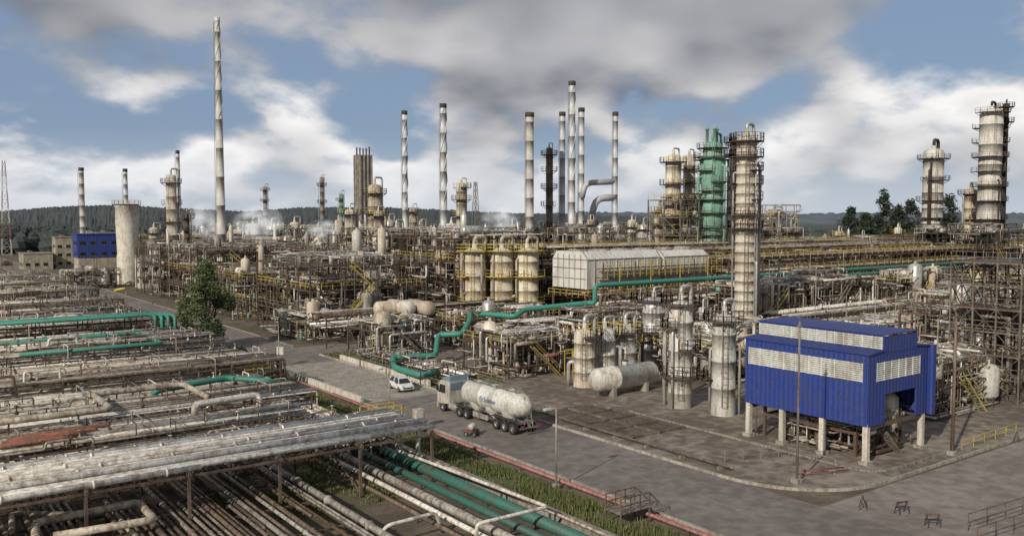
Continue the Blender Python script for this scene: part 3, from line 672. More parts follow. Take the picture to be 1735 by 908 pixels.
m=MB(); ringplat(m,3.4,.6,h,0,6.283,'yellow'); part('platform',m,T)
def building(px,pb,w,dp,h,key,label,roof='concrete',d=None,doors=True,name='building',low=None,hl=0):
    p=W(px,pb,0) if d is None else S(px,450,d); T=thing(name,label,'building',(p.x,p.y,0)); m=MB(); m.box((w/2,dp/2,(h+hl)/2),(w,dp,h-hl),key)
    if low: m.box((w/2,dp/2,hl/2),(w*.96,dp*.96,hl),low)
    part('wall',m,T)
    m=MB(); m.box((w/2,dp/2,h+.15),(w+.5,dp+.5,.3),roof); m.box((w*.3,dp*.5,h+.7),(1.6,1.6,.8),'grey'); part('roof',m,T)
    for s in range(max(1,int(h//3.4))):
        if s*3.3+2<hl+.6: continue
        for i in range(int(w//3)):
            m=MB(); m.box((1.5+i*3,-.02,s*3.3+2),(1.5,.06,1.1),'glass'); m.box((1.5+i*3,-.05,s*3.3+1.4),(1.7,.1,.08),'concrete'); part('window',m,T)
        for i in range(int(dp//3)):
            m=MB(); m.box((-.02,1.5+i*3,s*3.3+2),(.06,1.5,1.1),'glass'); m.box((-.05,1.5+i*3,s*3.3+1.4),(.1,1.7,.08),'concrete'); part('window',m,T)
    return T
building(40,0,10,12,6,'wall_beige','low beige plant building with flat roof',d=330); building(95,0,10,8,12,'wall_beige','beige boiler house with flat roof',d=340)
building(132,0,14,8,14.6,'blue','blue clad hall on pale concrete base',d=268,roof='blue_trim',name='clad_hall',low='wall_beige',hl=7.5); building(236,0,6,5,8,'concrete_light','small tall pale concrete substation',d=245); building(165,0,10,10,14,'wall_beige','beige boiler structure with flat roof',d=320)
building(1440,0,34,16,6,'wall_beige','long low terracotta roofed warehouse behind plant',d=330,roof='rust',name='warehouse'); building(1360,0,14,10,8,'concrete_light','pale concrete control block',d=320)
building(500,0,16,12,15,'louver','pale metal clad hall beside cooling units',d=380); building(395,0,14,12,12,'concrete_light','concrete cooling tower block with fans',d=330)
building(640,0,12,10,15,'louver','white clad hall behind process columns',d=350)
unit(*[S(110,450,240).x,S(110,450,240).y,S(110,450,240).x+14,S(110,450,240).y+8],4,250,npipe=40,label='low pipework in front of blue hall',nv=4,rail='steel_grey')
p=S(240,450,262); unit(p.x,p.y,p.x+14,p.y+10,12,251,npipe=40,label='pipework structure beside concrete silo',nv=5,tall=True,small=140)
# ================= process units (plan grid)
sd=100
for ix,(xa,xb) in enumerate([(58,80),(86,108),(114,138),(144,168),(176,205),(212,245)]):
    for iy in range(8):
        ya=134+iy*30; yb=ya+24
        if ix>=2 and iy==0: ya+=8
        cx,cy=(xa+xb)/2,(ya+yb)/2; x=cp*cx-sp*cy; d=sp*cx+cp*cy; px=867+F_PX*x/d
        if px<290 or px>1800 or d>400: continue
        sd+=1; q=random.Random(sd); near=d<230
        h=q.choice([8,12,12] if (near and ix==0) else [12,12,16]); h=min(h,max(4,20-(384-368)/1480*d))
        unit(xa,ya,xb,yb,h,sd,npipe=65 if near else 40,frame=q.choice(['steel','steel','rust','rust','steel_grey','brown']),nv=q.randint(6,10),nh=4,bay=5 if near else 7,rail=q.choice(['yellow','yellow','yellow','steel_grey']),small=300 if near else 180,tall=True)
WP=['white']*4+['silver']*3+['beige']*2+['grey']*2
unit(56,131,70,150,3,201,npipe=50,pal=WP,lvl=3,label='low skid of white insulated pipework',nv=6,rail='steel_grey')
unit(57,109,66,118,4,202,npipe=45,pal=WP,label='white pipe manifold on low frame',rr=(.08,.25),nv=2,rail='steel_grey')
unit(72,109,90,118,4.5,203,npipe=60,label='dark steel structure crowded with pipework',nv=1,small=160); unit(63,86,72,96,4.5,204,npipe=45,pal=WP+['pink','rust'],label='manifold of white pipes beside road',rr=(.1,.26),nv=2,rail='yellow',small=140)
unit(78,87,96,97,6,205,npipe=60,nv=4,label='mid height steel structure behind vessels',small=180); unit(80,68,93,80,6,206,npipe=60,nv=4,label='pipework structure among white vessels',small=180); unit(98,62,116,69,5,207,npipe=60,nv=4,small=160)
unit(84,44,96,54,5,208,npipe=60,nv=5,label='pipework and pumps beside blue shelter',small=160); unit(112,42,126,56,12,210,npipe=55,nv=4,small=160,tall=True); unit(120,62,150,70,8,211,npipe=60,nv=6,small=160)
unit(80,55,100,62,5,212,npipe=60,nv=5,small=180); unit(92,134,112,144,12,213,npipe=45,nv=3,label='tall pipework structure behind cream vessels')
unit(150,86,172,92,9,214,npipe=50,nv=4,small=160); unit(190,116,215,130,14,215,npipe=35,nv=3); unit(130,97,150,101,9,216,npipe=50,nv=3,frame='rust',small=140,rail='steel_grey')
unit(109,87,124,98,8,231,npipe=60,nv=4,small=220,frame='rust',label='brown steel structure with yellow railed decks'); unit(126,88,148,96,8,232,npipe=60,nv=5,small=220,frame='rust',rail='steel_grey',label='rust brown structure crowded with pipework')
unit(106,46,112,60,8,233,npipe=55,nv=4,small=180,frame='brown',bay=4,rail='steel_grey',label='brown structure crowded behind blue shelter')
rack('y',87,112,57,3.5,[1.0],bay=5,seed=90,pal=WP,dens=.9,loops=.4,rr=(.07,.18),valves=70,label='low pipe rack in ditch beside road',frame='steel_grey')
def lattice_frame(x,y,nx,ny,nz,b,hz,seed,label):
    r=random.Random(seed); T=thing('lattice_structure',label,'steel structure',(x,y,0)); m=MB()
    for i in range(nx+1):
        for j in range(ny+1): m.beam((i*b,j*b,0),(i*b,j*b,nz*hz),.11,'steel_grey')
    for k in range(1,nz+1):
        z=k*hz
        for j in range(ny+1): m.beam((0,j*b,z),(nx*b,j*b,z),.09,'steel_grey')
        for i in range(nx+1): m.beam((i*b,0,z),(i*b,ny*b,z),.09,'steel_grey')
        for i in range(nx):
            for yy in(0,ny*b): m.beam((i*b,yy,z-hz),((i+1)*b,yy,z),.06,'brown'); m.beam(((i+1)*b,yy,z-hz),(i*b,yy,z),.06,'brown')
        for j in range(ny):
            for xx in(0,nx*b): m.beam((xx,j*b,z-hz),(xx,(j+1)*b,z),.06,'brown'); m.beam((xx,(j+1)*b,z-hz),(xx,j*b,z),.06,'brown')
    part('frame',m,T)
    m=MB()
    for k in range(1,nz+1):
        if k%2==0: m.box((nx*b/2,ny*b/2,k*hz+.1),(nx*b*.96,ny*b*.96,.08),'steel')
        m.rail([(0,ny*b,k*hz+.1),(0,0,k*hz+.1),(nx*b,0,k*hz+.1)],1.1,'steel_grey',1.3,.035)
        xa,xb=(0.3,nx*b-.3) if k%2 else (nx*b-.3,.3)
        for e in(-.3,-1.0): m.beam((xa,e,(k-1)*hz),(xb,e,k*hz),.06,'steel_grey'); m.beam((xa,e,(k-1)*hz+1),(xb,e,k*hz+1),.035,'steel_grey')
    part('walkway',m,T,kind='stuff')
    for i in range(16):
        m=MB(); px_,py_=r.uniform(0,nx*b),r.uniform(-.4,ny*b); ra=r.uniform(.06,.2); zt=r.uniform(4,nz*hz); m.tube([(px_,py_,.2),(px_,py_,zt),(px_+r.uniform(-3,3),py_,zt),(px_,py_+3,zt)],ra,r.choice(PAL),8,flange=3); part('pipe',m,T)
    for i in range(3):
        m=MB(); ra=r.uniform(.5,.8); H=r.uniform(4,8); m.lathe([(0,0),(ra,.4),(ra,H-.4),(ra*.4,H),(0,H)],r.choice(['vessel_white','vessel_tan','silver']),14,(r.uniform(1,nx*b-1),r.uniform(1,ny*b-1),hz*r.choice([0,1,2])+.15)); part('vessel',m,T)
lattice_frame(98,42,3,3,6,2.5,2.5,5,'tall braced steel lattice structure with stairways')
p=S(1315,450,230); unit(p.x,p.y,p.x+9,p.y+8,22,217,npipe=40,frame='beige',nv=3,label='tall pale open steel frame tower'); p=S(1665,450,228); unit(p.x-12,p.y-4,p.x+16,p.y+6,17,218,npipe=60,frame='dark',nv=3,label='dark steel structure around tall columns'); p=S(1575,450,228); unit(p.x-6,p.y-5,p.x+8,p.y+4,16,219,npipe=50,frame='dark',nv=2,label='dark steel structure around column base')
p=S(1145,450,200); unit(p.x-4,p.y-5,p.x+8,p.y+5,24,220,npipe=40,frame='steel_grey',nv=3,label='tall stair structure around tan columns',small=120,bay=5)
rack('x',56,92,126,5,[3,5],seed=21,rail=None); rack('y',132,330,82.5,4,[4,6],seed=22,maxp=40); rack('y',132,330,111,4,[5,7.5],seed=23,maxp=40,rail='yellow')
rack('x',75,92,100.5,4,[3.2,4.8],seed=24,pal=WP+['rust','pink'],label='rack of pale pipes beside road',maxp=40); rack('y',82,98,75.5,2.6,[3.2,4.6],seed=25,maxp=30)
# ================= LEFT PIPE FIELD
TP=['white']*7+['beige']*8+['grey']*4+['steel_grey']*2+['brown']*3+['silver']
lf=dict(pal=TP,frame='brown',rr=(.06,.15),valves=45,full=.88,gap=.14,post=.1)
rack('x',-8,33.8,60,8.2,[3.9],bay=6,seed=70,pal=['white']*9+['beige']*3+['silver'],dens=1.0,loops=.0,rr=(.11,.19),label='elevated bridge of long white pipes',frame='brown',n=9,gap=.1,full=.95)
rack('x',-4,28,67.5,5,[2.0],seed=71,loops=.12,dens=.95,**lf); rack('x',2,30,74,6,[1.6,2.9],seed=72,loops=.15,dens=.9,**lf)
rack('x',-2,34,82,7,[1.8,3.1],seed=73,loops=.25,dens=.9,**lf); rack('x',2,34,91,7,[1.4,2.4],seed=74,loops=.15,dens=.9,**lf); rack('x',4,38,100,7,[2,3.4],seed=75,loops=.25,dens=.9,**lf)
rack('x',8,38,109.5,8,[1.4,2.6],seed=76,loops=.15,dens=.9,**lf); rack('x',10,38,120,8,[2.2,3.6],seed=77,loops=.25,dens=.9,**lf); rack('x',12,38,131,8,[2,3.4],seed=78,loops=.15,dens=.9,**lf); rack('x',14,38,145,8,[2.5,4],seed=79,loops=.25,dens=.85,**lf); rack('x',16,38,160,8,[2,3.5],seed=80,dens=.85,**lf); rack('x',18,38,178,8,[3,4.5],seed=81,dens=.85,**lf); rack('x',20,38,200,8,[3,5],seed=82,dens=.85,**lf); rack('x',20,38,228,8,[3,5],seed=83,dens=.85,**lf); rack('x',20,38,258,8,[3,5],seed=84,dens=.85,**lf)
rack('y',44,66,12,25,[.8],seed=85,pal=['brown']*6+['rust']*2+['steel_grey']*4+['grey']*2+['beige'],dens=.85,loops=.03,label='ground level bank of brown pipes',rr=(.08,.17),frame='brown',maxp=90); rack('y',64,118,31.5,5,[1.7],seed=86,dens=.9,loops=.1,**lf); rack('y',66,125,21,5,[1.0],seed=87,dens=.85,**lf); rack('y',70,125,12,6,[1.2],seed=88,dens=.85,**lf)
G_='large pipes in trench beside road'
pipething('pipe','large dark green pipe in trench',[(34.0,30,.65),(34.0,84,.65)],.40,'teal_dark',sup=6,group=G_,n=16); pipething('pipe','green pipe in trench',[(32.3,30,.6),(32.3,80,.6)],.27,'teal_dark',sup=6,group=G_,n=14); pipething('pipe','pale grey pipe in trench',[(30.4,30,.8),(30.4,72,.8)],.28,'grey',sup=6,group=G_); pipething('pipe','thin pale pipe in trench',[(29.3,30,.8),(29.3,74,.8)],.17,'white',sup=6,group=G_); pipething('pipe','thin rusty pipe in trench',[(28.4,30,.6),(28.4,84,.6)],.14,'brown',sup=6,group=G_); pipething('pipe','thin pale pipe beside trench',[(35.2,30,.9),(35.2,84,.9)],.1,'beige',sup=6,group=G_)
pipething('pipe','long faded red pipe along grass verge',[(40.9,28,.45),(40.9,98,.45),(39.5,98,.45),(39.5,108,1.6),(34,108,1.6)],.13,'pink',sup=6)
pipething('pipe','second faded red pipe along verge',[(41.5,28,.3),(41.5,90,.3)],.08,'pink',sup=6)
m=MB(); m.box((36.0,60,.35),(.3,60,.7),'concrete'); solid('retaining_wall','low concrete wall beside pipe trench','wall',m)
m=MB(); m.box((42.1,98,.4),(.35,28,.8),'concrete_light'); solid('retaining_wall','pale concrete parapet beside road','wall',m)
m=MB(); m.box((52.9,100,.4),(.35,24,.8),'concrete_light'); solid('retaining_wall','pale concrete parapet beside road','wall',m)
pipething('pipe','white pipe frame running beside and across trench',[W(672,768,.2),W(672,762,1.8),W(928,858,1.8),W(808,887,1.8),W(808,925,.1)],.12,'white',8,bend=3)
pipething('pipe','white pipe frame across trench',[W(750,900,.1),W(738,868,1.5),W(655,890,1.5),W(640,915,.3)],.12,'white',8,bend=3)
for i in range(4):
    o=i*.75
    pipething('pipe','green pipe bending down at rack end',[(2,139+o,5.2),(36.6-o,139+o,5.2),(36.6-o,139+o-5,5.2),(36.6-o,134+o,1.0),],.28,'teal',sup=7,group='bundle of green pipes')
pipething('pipe','green pipe crossing pipe field',[(6,128,3.9),(30,128,3.9),(30,116,3.9),(14,116,3.9)],.24,'teal',sup=7)
pipething('pipe','green pipe with stepped bends',[W(262,680,2.2),W(262,662,3.5),W(385,640,3.5),W(455,645,3.3),W(500,655,2.0),W(515,668,.8)],.3,'teal',sup=7)
for i in range(2): pipething('pipe','green pipes at ground between racks',[(34.6+i*1.2,92,1.2),(34.6+i*1.2,132,1.2)],.33,'teal_dark',sup=7)
pipething('pipe','thick beige pipe with loop',[(6,78.2,4.0),(16,78.2,4.0),(16,85.5,4.0),(24,85.5,4.0),(24,78,4.0)],.26,'beige',sup=6); pipething('pipe','thick beige pipe looping above racks',[W(330,705,3),W(330,685,4),W(440,668,4),W(440,690,3)],.3,'white',sup=6)
pipething('pipe','pale looped pipe near ground',[W(60,930,1.6),W(60,885,1.8),W(235,850,1.8),W(262,880,1.8),W(90,908,1.8)],.24,'beige',sup=5); pipething('pipe','pale looped pipe near ground',[W(20,900,1.2),W(20,870,1.2),W(160,870,1.2)],.18,'beige',sup=5)
for i in range(4): pipething('pipe','rust orange pipe section on low rack',[(7+i*.4,72+i*.8,3.5),(12+i,72+i*.8,3.5),(12+i,72+i*.8,2.6)],.15,'orange',group='rust orange pipe sections')
def stair_platform(x,y,w,d,h,key='yellow',label='small yellow railed access platform over pipes'):
    T=thing('access_platform',label,'platform',(x,y,0)); m=MB(); m.box((w/2,d/2,h),(w,d,.08),'steel_grey')
    for a in(0,w):
        for b_ in(0,d): m.beam((a,b_,0),(a,b_,h),.06,key)
    part('deck',m,T); m=MB(); m.rail([(0,0,h),(w,0,h)],1,key,1,.05); m.rail([(0,d,h),(w,d,h)],1,key,1,.05)
    part('railing',m,T,kind='stuff'); m=MB()
    for e in(.1,d-.1): m.beam((w,e,h),(w+h*1.1,e,0),.08,key); m.beam((w,e,h+1),(w+h*1.1,e,1),.04,key)
    for t in range(6): m.box((w+h*1.1*t/6,d/2,h*(1-t/6)),(.25,d-.2,.04),'steel_grey')
    part('stair',m,T)
stair_platform(36.6,72,3.6,1.5,1.3); stair_platform(34,97,3,1.6,2.2); stair_platform(38.2,40,2.6,1.4,1.0,'brown','brown railed step platform over pipes'); stair_platform(70,82,2.5,1.6,2.4)
# ================= TRUCK
def wheel(par,x,y,r,w,name='wheel'):
    m=MB(); m.lathe([(r*.6,-w/2),(r*.95,-w/2),(r,-w*.35),(r,w*.35),(r*.95,w/2),(r*.6,w/2),(r*.6,-w/2)],'rubber',20,(0,0,0),'x'); o=part(name,m,par); o.location=(x,y,r)
    m=MB(); s=1 if x>0 else -1; m.lathe([(r*.6,-w*.4),(r*.58,0),(r*.3,s*w*.25),(0,s*w*.3)],'chrome_grey',14,(0,0,0),'x'); q=part('rim',m,o)
def truck(loc):
    T=thing('tanker_truck','dusty white bulk tanker truck on road','truck',loc)
    m=MB(); R_=1.2; z=2.5
    m.lathe([(0,-.15),(.35,-.1),(.75,.35),(1.05,.95),(R_,1.7),(R_,4.2),(R_+.03,4.22),(R_+.03,4.3),(R_,4.32),(R_,6.6),(R_+.03,6.62),(R_+.03,6.7),(R_,6.72),(R_,9.2),(1.12,9.7),(.75,10.0),(0,10.1)],'truck_white',28,(0,0,z),'y')
    for y in(2.6,5.3,8.0): m.lathe([(1.1,0),(.95,-.5),(.22,-1.25),(.18,-1.6)],'truck_white',18,(0,y,z-.65))
    tk=part('tank',m,T)
    m=MB()
    for x in(-.45,.45): m.box((x,5.0,1.15),(.14,10,.28),'chrome_grey')
    for y in(.3,1.7,3.9,6.6,9.2): m.box((0,y,1.12),(2.2,.14,.2),'chrome_grey'); 
    for y in(1.0,9.3):
        for x in(-.9,.9): m.beam((x,y,1.2),(x*.9,y+.2,2.1),.09,'chrome_grey')
    m.box((0,-.25,.75),(2.3,.12,.16),'chrome_grey')
    for x in(-.8,.8): m.beam((x,7.7,1.1),(x,7.7,.25),.09,'steel_grey')
    m.tube([(.95,1,.85),(.95,8.5,.85),(.95,8.8,1.2)],.07,'grey',8); part('chassis',m,T)
    m=MB()
    for x in(-.5,.5): m.rail([(x,1.4,z+R_-.05),(x,9,z+R_-.05)],.35,'grey',1.5,.025)
    m.box((0,5.2,z+R_+.02),(.7,7.6,.05),'grey'); 
    for x in(-.25,.25): m.beam((x,-.3,.8),(x,.35,z+.9),.035,'grey'); m.beam((x,.35,z+.9),(x,1.5,z+R_+.1),.035,'grey')
    for t in range(9): m.beam((-.25,-.3+.65*t/9,.8+2.6*t/9),(.25,-.3+.65*t/9,.8+2.6*t/9),.025,'grey')
    part('walkway',m,T)
    for y in(2.6,5.3,8.0):
        m=MB(); m.cyl((0,y,z+R_-.05),(0,y,z+R_+.18),.3,'truck_white',14); part('hatch',m,T)
    for y in(1.0,2.3,3.6):
        for x in(-1.0,1.0): wheel(T,x,y,.52,.5)
    for s in(-1,1):
        m=MB(); m.prism([(.2,1.12),(.4,1.22),(4.2,1.22),(4.4,1.12),(4.4,1.16),(4.2,1.28),(.4,1.28),(.2,1.16)],s*1.02-.25,s*1.02+.25,'black_paint'); part('mudguard',m,T)
        m=MB(); m.box((s*.95,-.34,.95),(.4,.06,.16),'lamp_red'); part('tail_light',m,T)
        m=MB(); m.box((s*1.15,6.2,.8),(.05,2.6,.5),'grey'); part('side_guard',m,T)
    m=MB(); N=24; vs=[];ro,ri=.27,.18
    for i in range(N):
        a=6.283*i/N
        for r in(ro,ri): 
            zz=r*math.sin(a); vs.append((-math.sqrt(R_**2-(zz)**2)-.02,6.0-r*math.cos(a)*1.0,z+zz))
    m.add(vs,[(2*i,2*i+1,2*((i+1)%N)+1,2*((i+1)%N)) for i in range(N)],'logo'); m.box((-R_-.02,6.0,z),(.02,.24,.08),'logo'); part('emblem',m,T)
    cu=bpy.data.curves.new('lettering','FONT'); cu.body='Schlüter'; cu.size=.6; cu.shear=.15; cu.extrude=.01; cu.align_x='LEFT'; cu.align_y='CENTER'
    tmp=link(bpy.data.objects.new('tmp_lettering',cu)); bpy.context.view_layer.update(); me=bpy.data.meshes.new_from_object(tmp.evaluated_get(bpy.context.evaluated_depsgraph_get())); bpy.data.objects.remove(tmp)
    me.materials.clear(); me.materials.append(MATS['logo']); o=link(bpy.data.objects.new('company_lettering',me)); o.parent=T; o.location=(-R_-.035,5.6,z); o.rotation_euler=(math.radians(90),0,math.radians(-90))
    m=MB()
    for x in(-.4,.4): m.box((x,11.0,.95),(.12,6.4,.26),'black_paint')
    m.box((0,9.6,1.15),(.9,1.0,.15),'black_paint'); m.box((0,8.3,.95),(1.8,.12,.3),'black_paint'); part('tractor_chassis',m,T)
    m=MB(); m.prism([(11.7,1.0),(13.9,.75),(14.05,1.0),(14.05,1.9),(13.75,3.0),(13.3,3.25),(11.7,3.3)],-1.2,1.2,'cab_beige'); m.box((0,14.0,.6),(2.4,.3,.5),'cab_beige'); m.box((0,11.68,2.75),(2.2,.05,.7),'cab_blue'); cab=part('cab',m,T)
    m=MB(); m.prism([(11.75,3.32),(13.2,3.28),(12.8,3.65),(11.75,3.8)],-1.1,1.1,'cab_blue'); o=part('air_deflector',m,T)
    m=MB(); m.prism([(13.95,1.95),(14.02,1.97),(13.8,2.85),(13.72,2.85)],-1.05,1.05,'glass'); part('windscreen',m,T)
    for s in(-1,1):
        m=MB(); m.prism([(12.5,1.95),(13.7,1.95),(13.5,2.8),(12.5,2.8)],s*1.21-.01,s*1.21+.01,'glass'); part('side_window',m,T)
        m=MB(); m.box((s*1.4,13.75,2.4),(.12,.2,.6),'black_paint'); part('mirror',m,T)
        m=MB(); m.lathe([(0,0),(.33,.03),(.35,.1),(.35,1.2),(.33,1.27),(0,1.3)],'silver',14,(s*.95,10.55,.75),'y'); part('fuel_tank',m,T)
        m=MB(); m.box((s*.98,9.3,1.1),(.5,2.4,.06),'black_paint'); part('mudguard',m,T)
        for y in(8.7,9.95): wheel(T,s*.98,y,.5,.5)
        wheel(T,s*1.02,13.1,.5,.34)
    m=MB(); m.cyl((.9,11.45,1),(.9,11.45,3.6),.09,'chrome_grey',10); part('exhaust_pipe',m,T)
truck((48.4,62.9,0.02))
# ================= CAR
def car(loc,rz,label='white hatchback car on road',group=None):
    T=thing('parked_car',label,'car',loc,group,rz); m=MB()
    st=[(-2.0,.35,.62,.70),(-1.95,.3,.75,.80),(-1.2,.28,.92,.86),(0,.28,.95,.87),(1.3,.28,.98,.86),(1.9,.3,.95,.82),(2.0,.4,.75,.76)]
    vs=[]
    for y,zl,zu,w in st: vs+=[(-w*.92,y,zl),(-w,y,zl+.2),(-w*.97,y,zu-.1),(-w*.85,y,zu),(w*.85,y,zu),(w*.97,y,zu-.1),(w,y,zl+.2),(w*.92,y,zl)]
    n=8;fs=[]
    for i in range(len(st)-1):
        for j in range(n): fs.append((i*n+j,(i+1)*n+j,(i+1)*n+(j+1)%n,i*n+(j+1)%n))
    fs+=[tuple(range(n)),tuple(range(len(st)*n-1,(len(st)-1)*n-1,-1))]; m.add(vs,fs,'car_white',False)
    m.add([(-.58,-.6,1.40),(.58,-.6,1.40),(.6,-.2,1.48),(-.6,-.2,1.48),(.6,1.2,1.47),(-.6,1.2,1.47),(.55,1.6,1.36),(-.55,1.6,1.36)],[(0,1,2,3),(3,2,4,5),(5,4,6,7)],'car_white')
    for s in(-1,1):
        for (a,b_) in(((.78,-1.15,.93),(.58,-.6,1.42)),((.82,.3,.95),(.62,.3,1.48)),((.8,1.85,.95),(.55,1.6,1.37))): m.beam((s*a[0],a[1],a[2]),(s*b_[0],b_[1],b_[2]),.06,'car_white')
    part('body',m,T)
    m=MB(); m.add([(-.78,-1.15,.93),(.78,-1.15,.93),(.57,-.6,1.395),(-.57,-.6,1.395)],[(0,1,2,3)],'glass'); part('windscreen',m,T)
    m=MB(); m.add([(-.76,1.88,.95),(.76,1.88,.95),(.54,1.6,1.35),(-.54,1.6,1.35)],[(3,2,1,0)],'glass'); part('rear_window',m,T)
    m=MB(); m.box((0,-2.0,.5),(1.1,.06,.16),'black_paint'); part('grille',m,T)
    for s in(-1,1):
        m=MB(); m.add([(s*.79,-1.1,.94),(s*.8,1.85,.95),(s*.57,1.58,1.36),(s*.6,1.2,1.455),(s*.6,-.2,1.465),(s*.58,-.58,1.39)],[(0,1,2,3,4,5)],'glass'); part('side_window',m,T)
        m=MB(); m.box((s*.58,-1.97,.66),(.32,.08,.14),'silver'); part('headlight',m,T); m=MB(); m.box((s*.62,1.97,.75),(.25,.08,.2),'lamp_red'); part('tail_light',m,T)
        m=MB(); m.box((s*.93,-.75,1.0),(.16,.12,.12),'black_paint'); part('mirror',m,T)
        for y in(-1.25,1.25): wheel(T,s*.78,y,.31,.2)
    return T
p=W(680,660); c0=car((p.x,p.y,.02),-.12)
clone(c0,(W(150,478,0).x,W(150,478,0).y,.02),rz=0,label='white car far along plant road'); p=W(300,512,0)
T=thing('parked_van','white box van parked by tree','van',(p.x+6,p.y,0),rz=.2); m=MB(); m.box((0,2.2,1.7),(2.1,4.4,2.2),'truck_white'); part('cargo_box',m,T); m=MB(); m.prism([(4.5,.6),(6.2,.6),(6.2,1.4),(5.7,2.3),(4.5,2.3)],-1,1,'truck_white'); part('cab',m,T); m=MB(); m.prism([(6.18,1.42),(5.7,2.2),(5.76,2.22),(6.25,1.42)],-.9,.9,'glass'); part('windscreen',m,T)
for s in(-1,1):
    for y in(1,5.2): wheel(T,s*.9,y,.42,.25)
# ================= lamps, poles, signs
def lamp(loc,h=9,arm=1.6,rz=0,label='thin grey street lamp beside road'):
    T=thing('street_lamp',label,'street lamp',loc,'street lamps along plant road',rz); m=MB(); m.cyl((0,0,0),(0,0,h),.08,'grey',8,.05); m.tube([(0,0,h-.1),(0,0,h+.3),(-arm,0,h+.4)],.04,'louver',6); part('pole',m,T)
    m=MB(); m.box((-arm-.3,0,h+.38),(.7,.26,.14),'louver'); part('lamp_head',m,T); m=MB(); m.box((0,0,.15),(.4,.4,.3),'concrete'); part('base',m,T); return T
def lampat(px,pb,pt,rz=0,arm=1.6):
    p=W(px,pb,0); d=Vector((p.x,p.y)).dot(Vector((sp,cp))); lamp((p.x,p.y,.1),S(px,pt,d).z-.5,arm,rz)
lampat(660,700,622,.3,1.0); lampat(942,828,690,arm=.5); lampat(370,590,535); lampat(473,640,550); lampat(1150,640,500,1); lampat(590,560,420,1); lampat(480,560,440,1); lampat(1480,640,470,1); lampat(1380,600,450,1)
def pole(px,pb,pt,r,key,label):
    p=W(px,pb,0); d=Vector((p.x,p.y)).dot(Vector((sp,cp))); h=S(px,pt,d).z; m=MB(); m.cyl((0,0,0),(0,0,h),r,key,10,r*.7); m.box((0,0,.2),(.6,.6,.4),'concrete'); m.cyl((0,0,h),(0,0,h+.5),.03,key,6); m.box((0,0,h*.97),(.3,.3,.1),key)
    solid('lighting_mast',label,'mast',m,(p.x,p.y,.05))
pole(1350,820,545,.1,'steel_grey','tall slim grey lightning mast in yard'); pole(1613,772,530,.16,'brown','thick brown pole beside blue shelter')
def barricade(px,pb,rz):
    p=W(px,pb,0); T=thing('barricade','dark wooden trestle barricade on road','barricade',(p.x,p.y,.01),'trestle barricades on road',rz); m=MB()
    for x in(-.4,.4):
        for e in(-1,1): m.beam((x,e*.26,0),(x*.95,0,.85),.03,'black_paint')
    part('leg',m,T); m=MB(); m.box((0,.03,.78),(1.0,.05,.14),'brown'); part('board',m,T); m=MB(); m.box((0,.12,.45),(.95,.05,.09),'black_paint'); part('board',m,T)
barricade(1462,862,.6); barricade(1528,870,-.3); barricade(1580,892,-.6); barricade(1722,748,.3)
def sign(px,pb,h=2.2,key='louver'):
    p=W(px,pb,0); T=thing('road_sign','small white square sign on post','sign',(p.x,p.y,.05),rz=-.6); m=MB(); m.beam((0,0,0),(0,0,h),.04,'grey'); part('post',m,T); m=MB(); m.box((0,-.06,h-.35),(.9,.04,1.1),key); part('panel',m,T)
sign(668,580,3); sign(688,580,3); sign(475,620,2.4)
p=W(728,722,0); T=thing('control_cabinet','white control cabinet beside road','cabinet',(41.6,p.y,.05)); m=MB(); m.box((0,0,1),(.9,.7,1.6),'white'); part('housing',m,T); m=MB(); m.box((-.02,-.37,1),(.7,.03,1.3),'louver'); part('door',m,T); m=MB(); m.box((0,0,.1),(1.1,.9,.2),'concrete'); part('plinth',m,T)
p=W(800,738,0); T=thing('pump_cart','small red and white wheeled pump cart','cart',(p.x,p.y,.02),rz=.5); m=MB(); m.box((0,0,.5),(1.3,.8,.12),'red'); m.lathe([(0,-.45),(.25,-.4),(.3,-.3),(.3,.3),(.25,.4),(0,.45)],'truck_white',14,(0,0,.85),'x'); part('body',m,T)
for s in(-1,1):
    for y in(-.4,.4): wheel(T,s*.45,y,.22,.13)
m=MB(); m.beam((.65,0,.5),(1.4,0,.2),.03,'steel'); part('drawbar',m,T)
p=W(214,520,0); T=thing('windsock','yellow windsock on thin pole','windsock',(p.x,p.y,0)); m=MB(); m.cyl((0,0,0),(0,0,4.2),.06,'grey',8); part('pole',m,T); m=MB(); m.tube([(0,0,4.1),(-1,0.8,4.0),(-2,1.6,3.6)],.3,'yellow',10); part('sock',m,T)
T=thing('drainage_pit','sunken concrete drainage pit with dividing walls','pit',(54.8,56,0)); m=MB()
for i in range(2):
    for j in range(4): m.box((1.6+i*3.4,1.6+j*3.2,.115),(3.0,2.8,.02),'brown')
part('pit_floor',m,T,kind='stuff'); m=MB()
for i in range(3): m.box((i*3.4-.1,6.4,.2),(.2,13.2,.2),'pave')
for j in range(5): m.box((3.4,j*3.2,.205),(6.8,.18,.2),'pave')
part('pit_wall',m,T)
m=MB(); m.tube([(53.6,44,.5),(53.6,84,.5)],.08,'brown',8); m.tube([(54,44,.35),(54,84,.35)],.06,'grey',8)
for y in range(45,84,4): m.box((53.8,y,.2),(.7,.15,.3),'concrete')
solid('pipe','thin pipes on low sleepers beside kerb','pipe',m)
m=MB(); m.tube([(57,40.4,.45),(61,38.8,.45)],.06,'red',8); m.tube([(57,40,.3),(61,38.4,.3)],.05,'red',8); m.box((58,40,.2),(.2,.5,.3),'concrete'); m.box((60,39.1,.2),(.2,.5,.3),'concrete'); solid('guard_rail','low red pipe guard rail at corner','rail',m)
def fence(x0,y0,x1,y1,key='steel_grey',label='thin tubular railing along kerb',h=.9):
    m=MB(); m.rail([(0,0,0),(x1-x0,y1-y0,0)],h,key,2,.035); solid('railing',label,'railing',m,(x0,y0,.05))
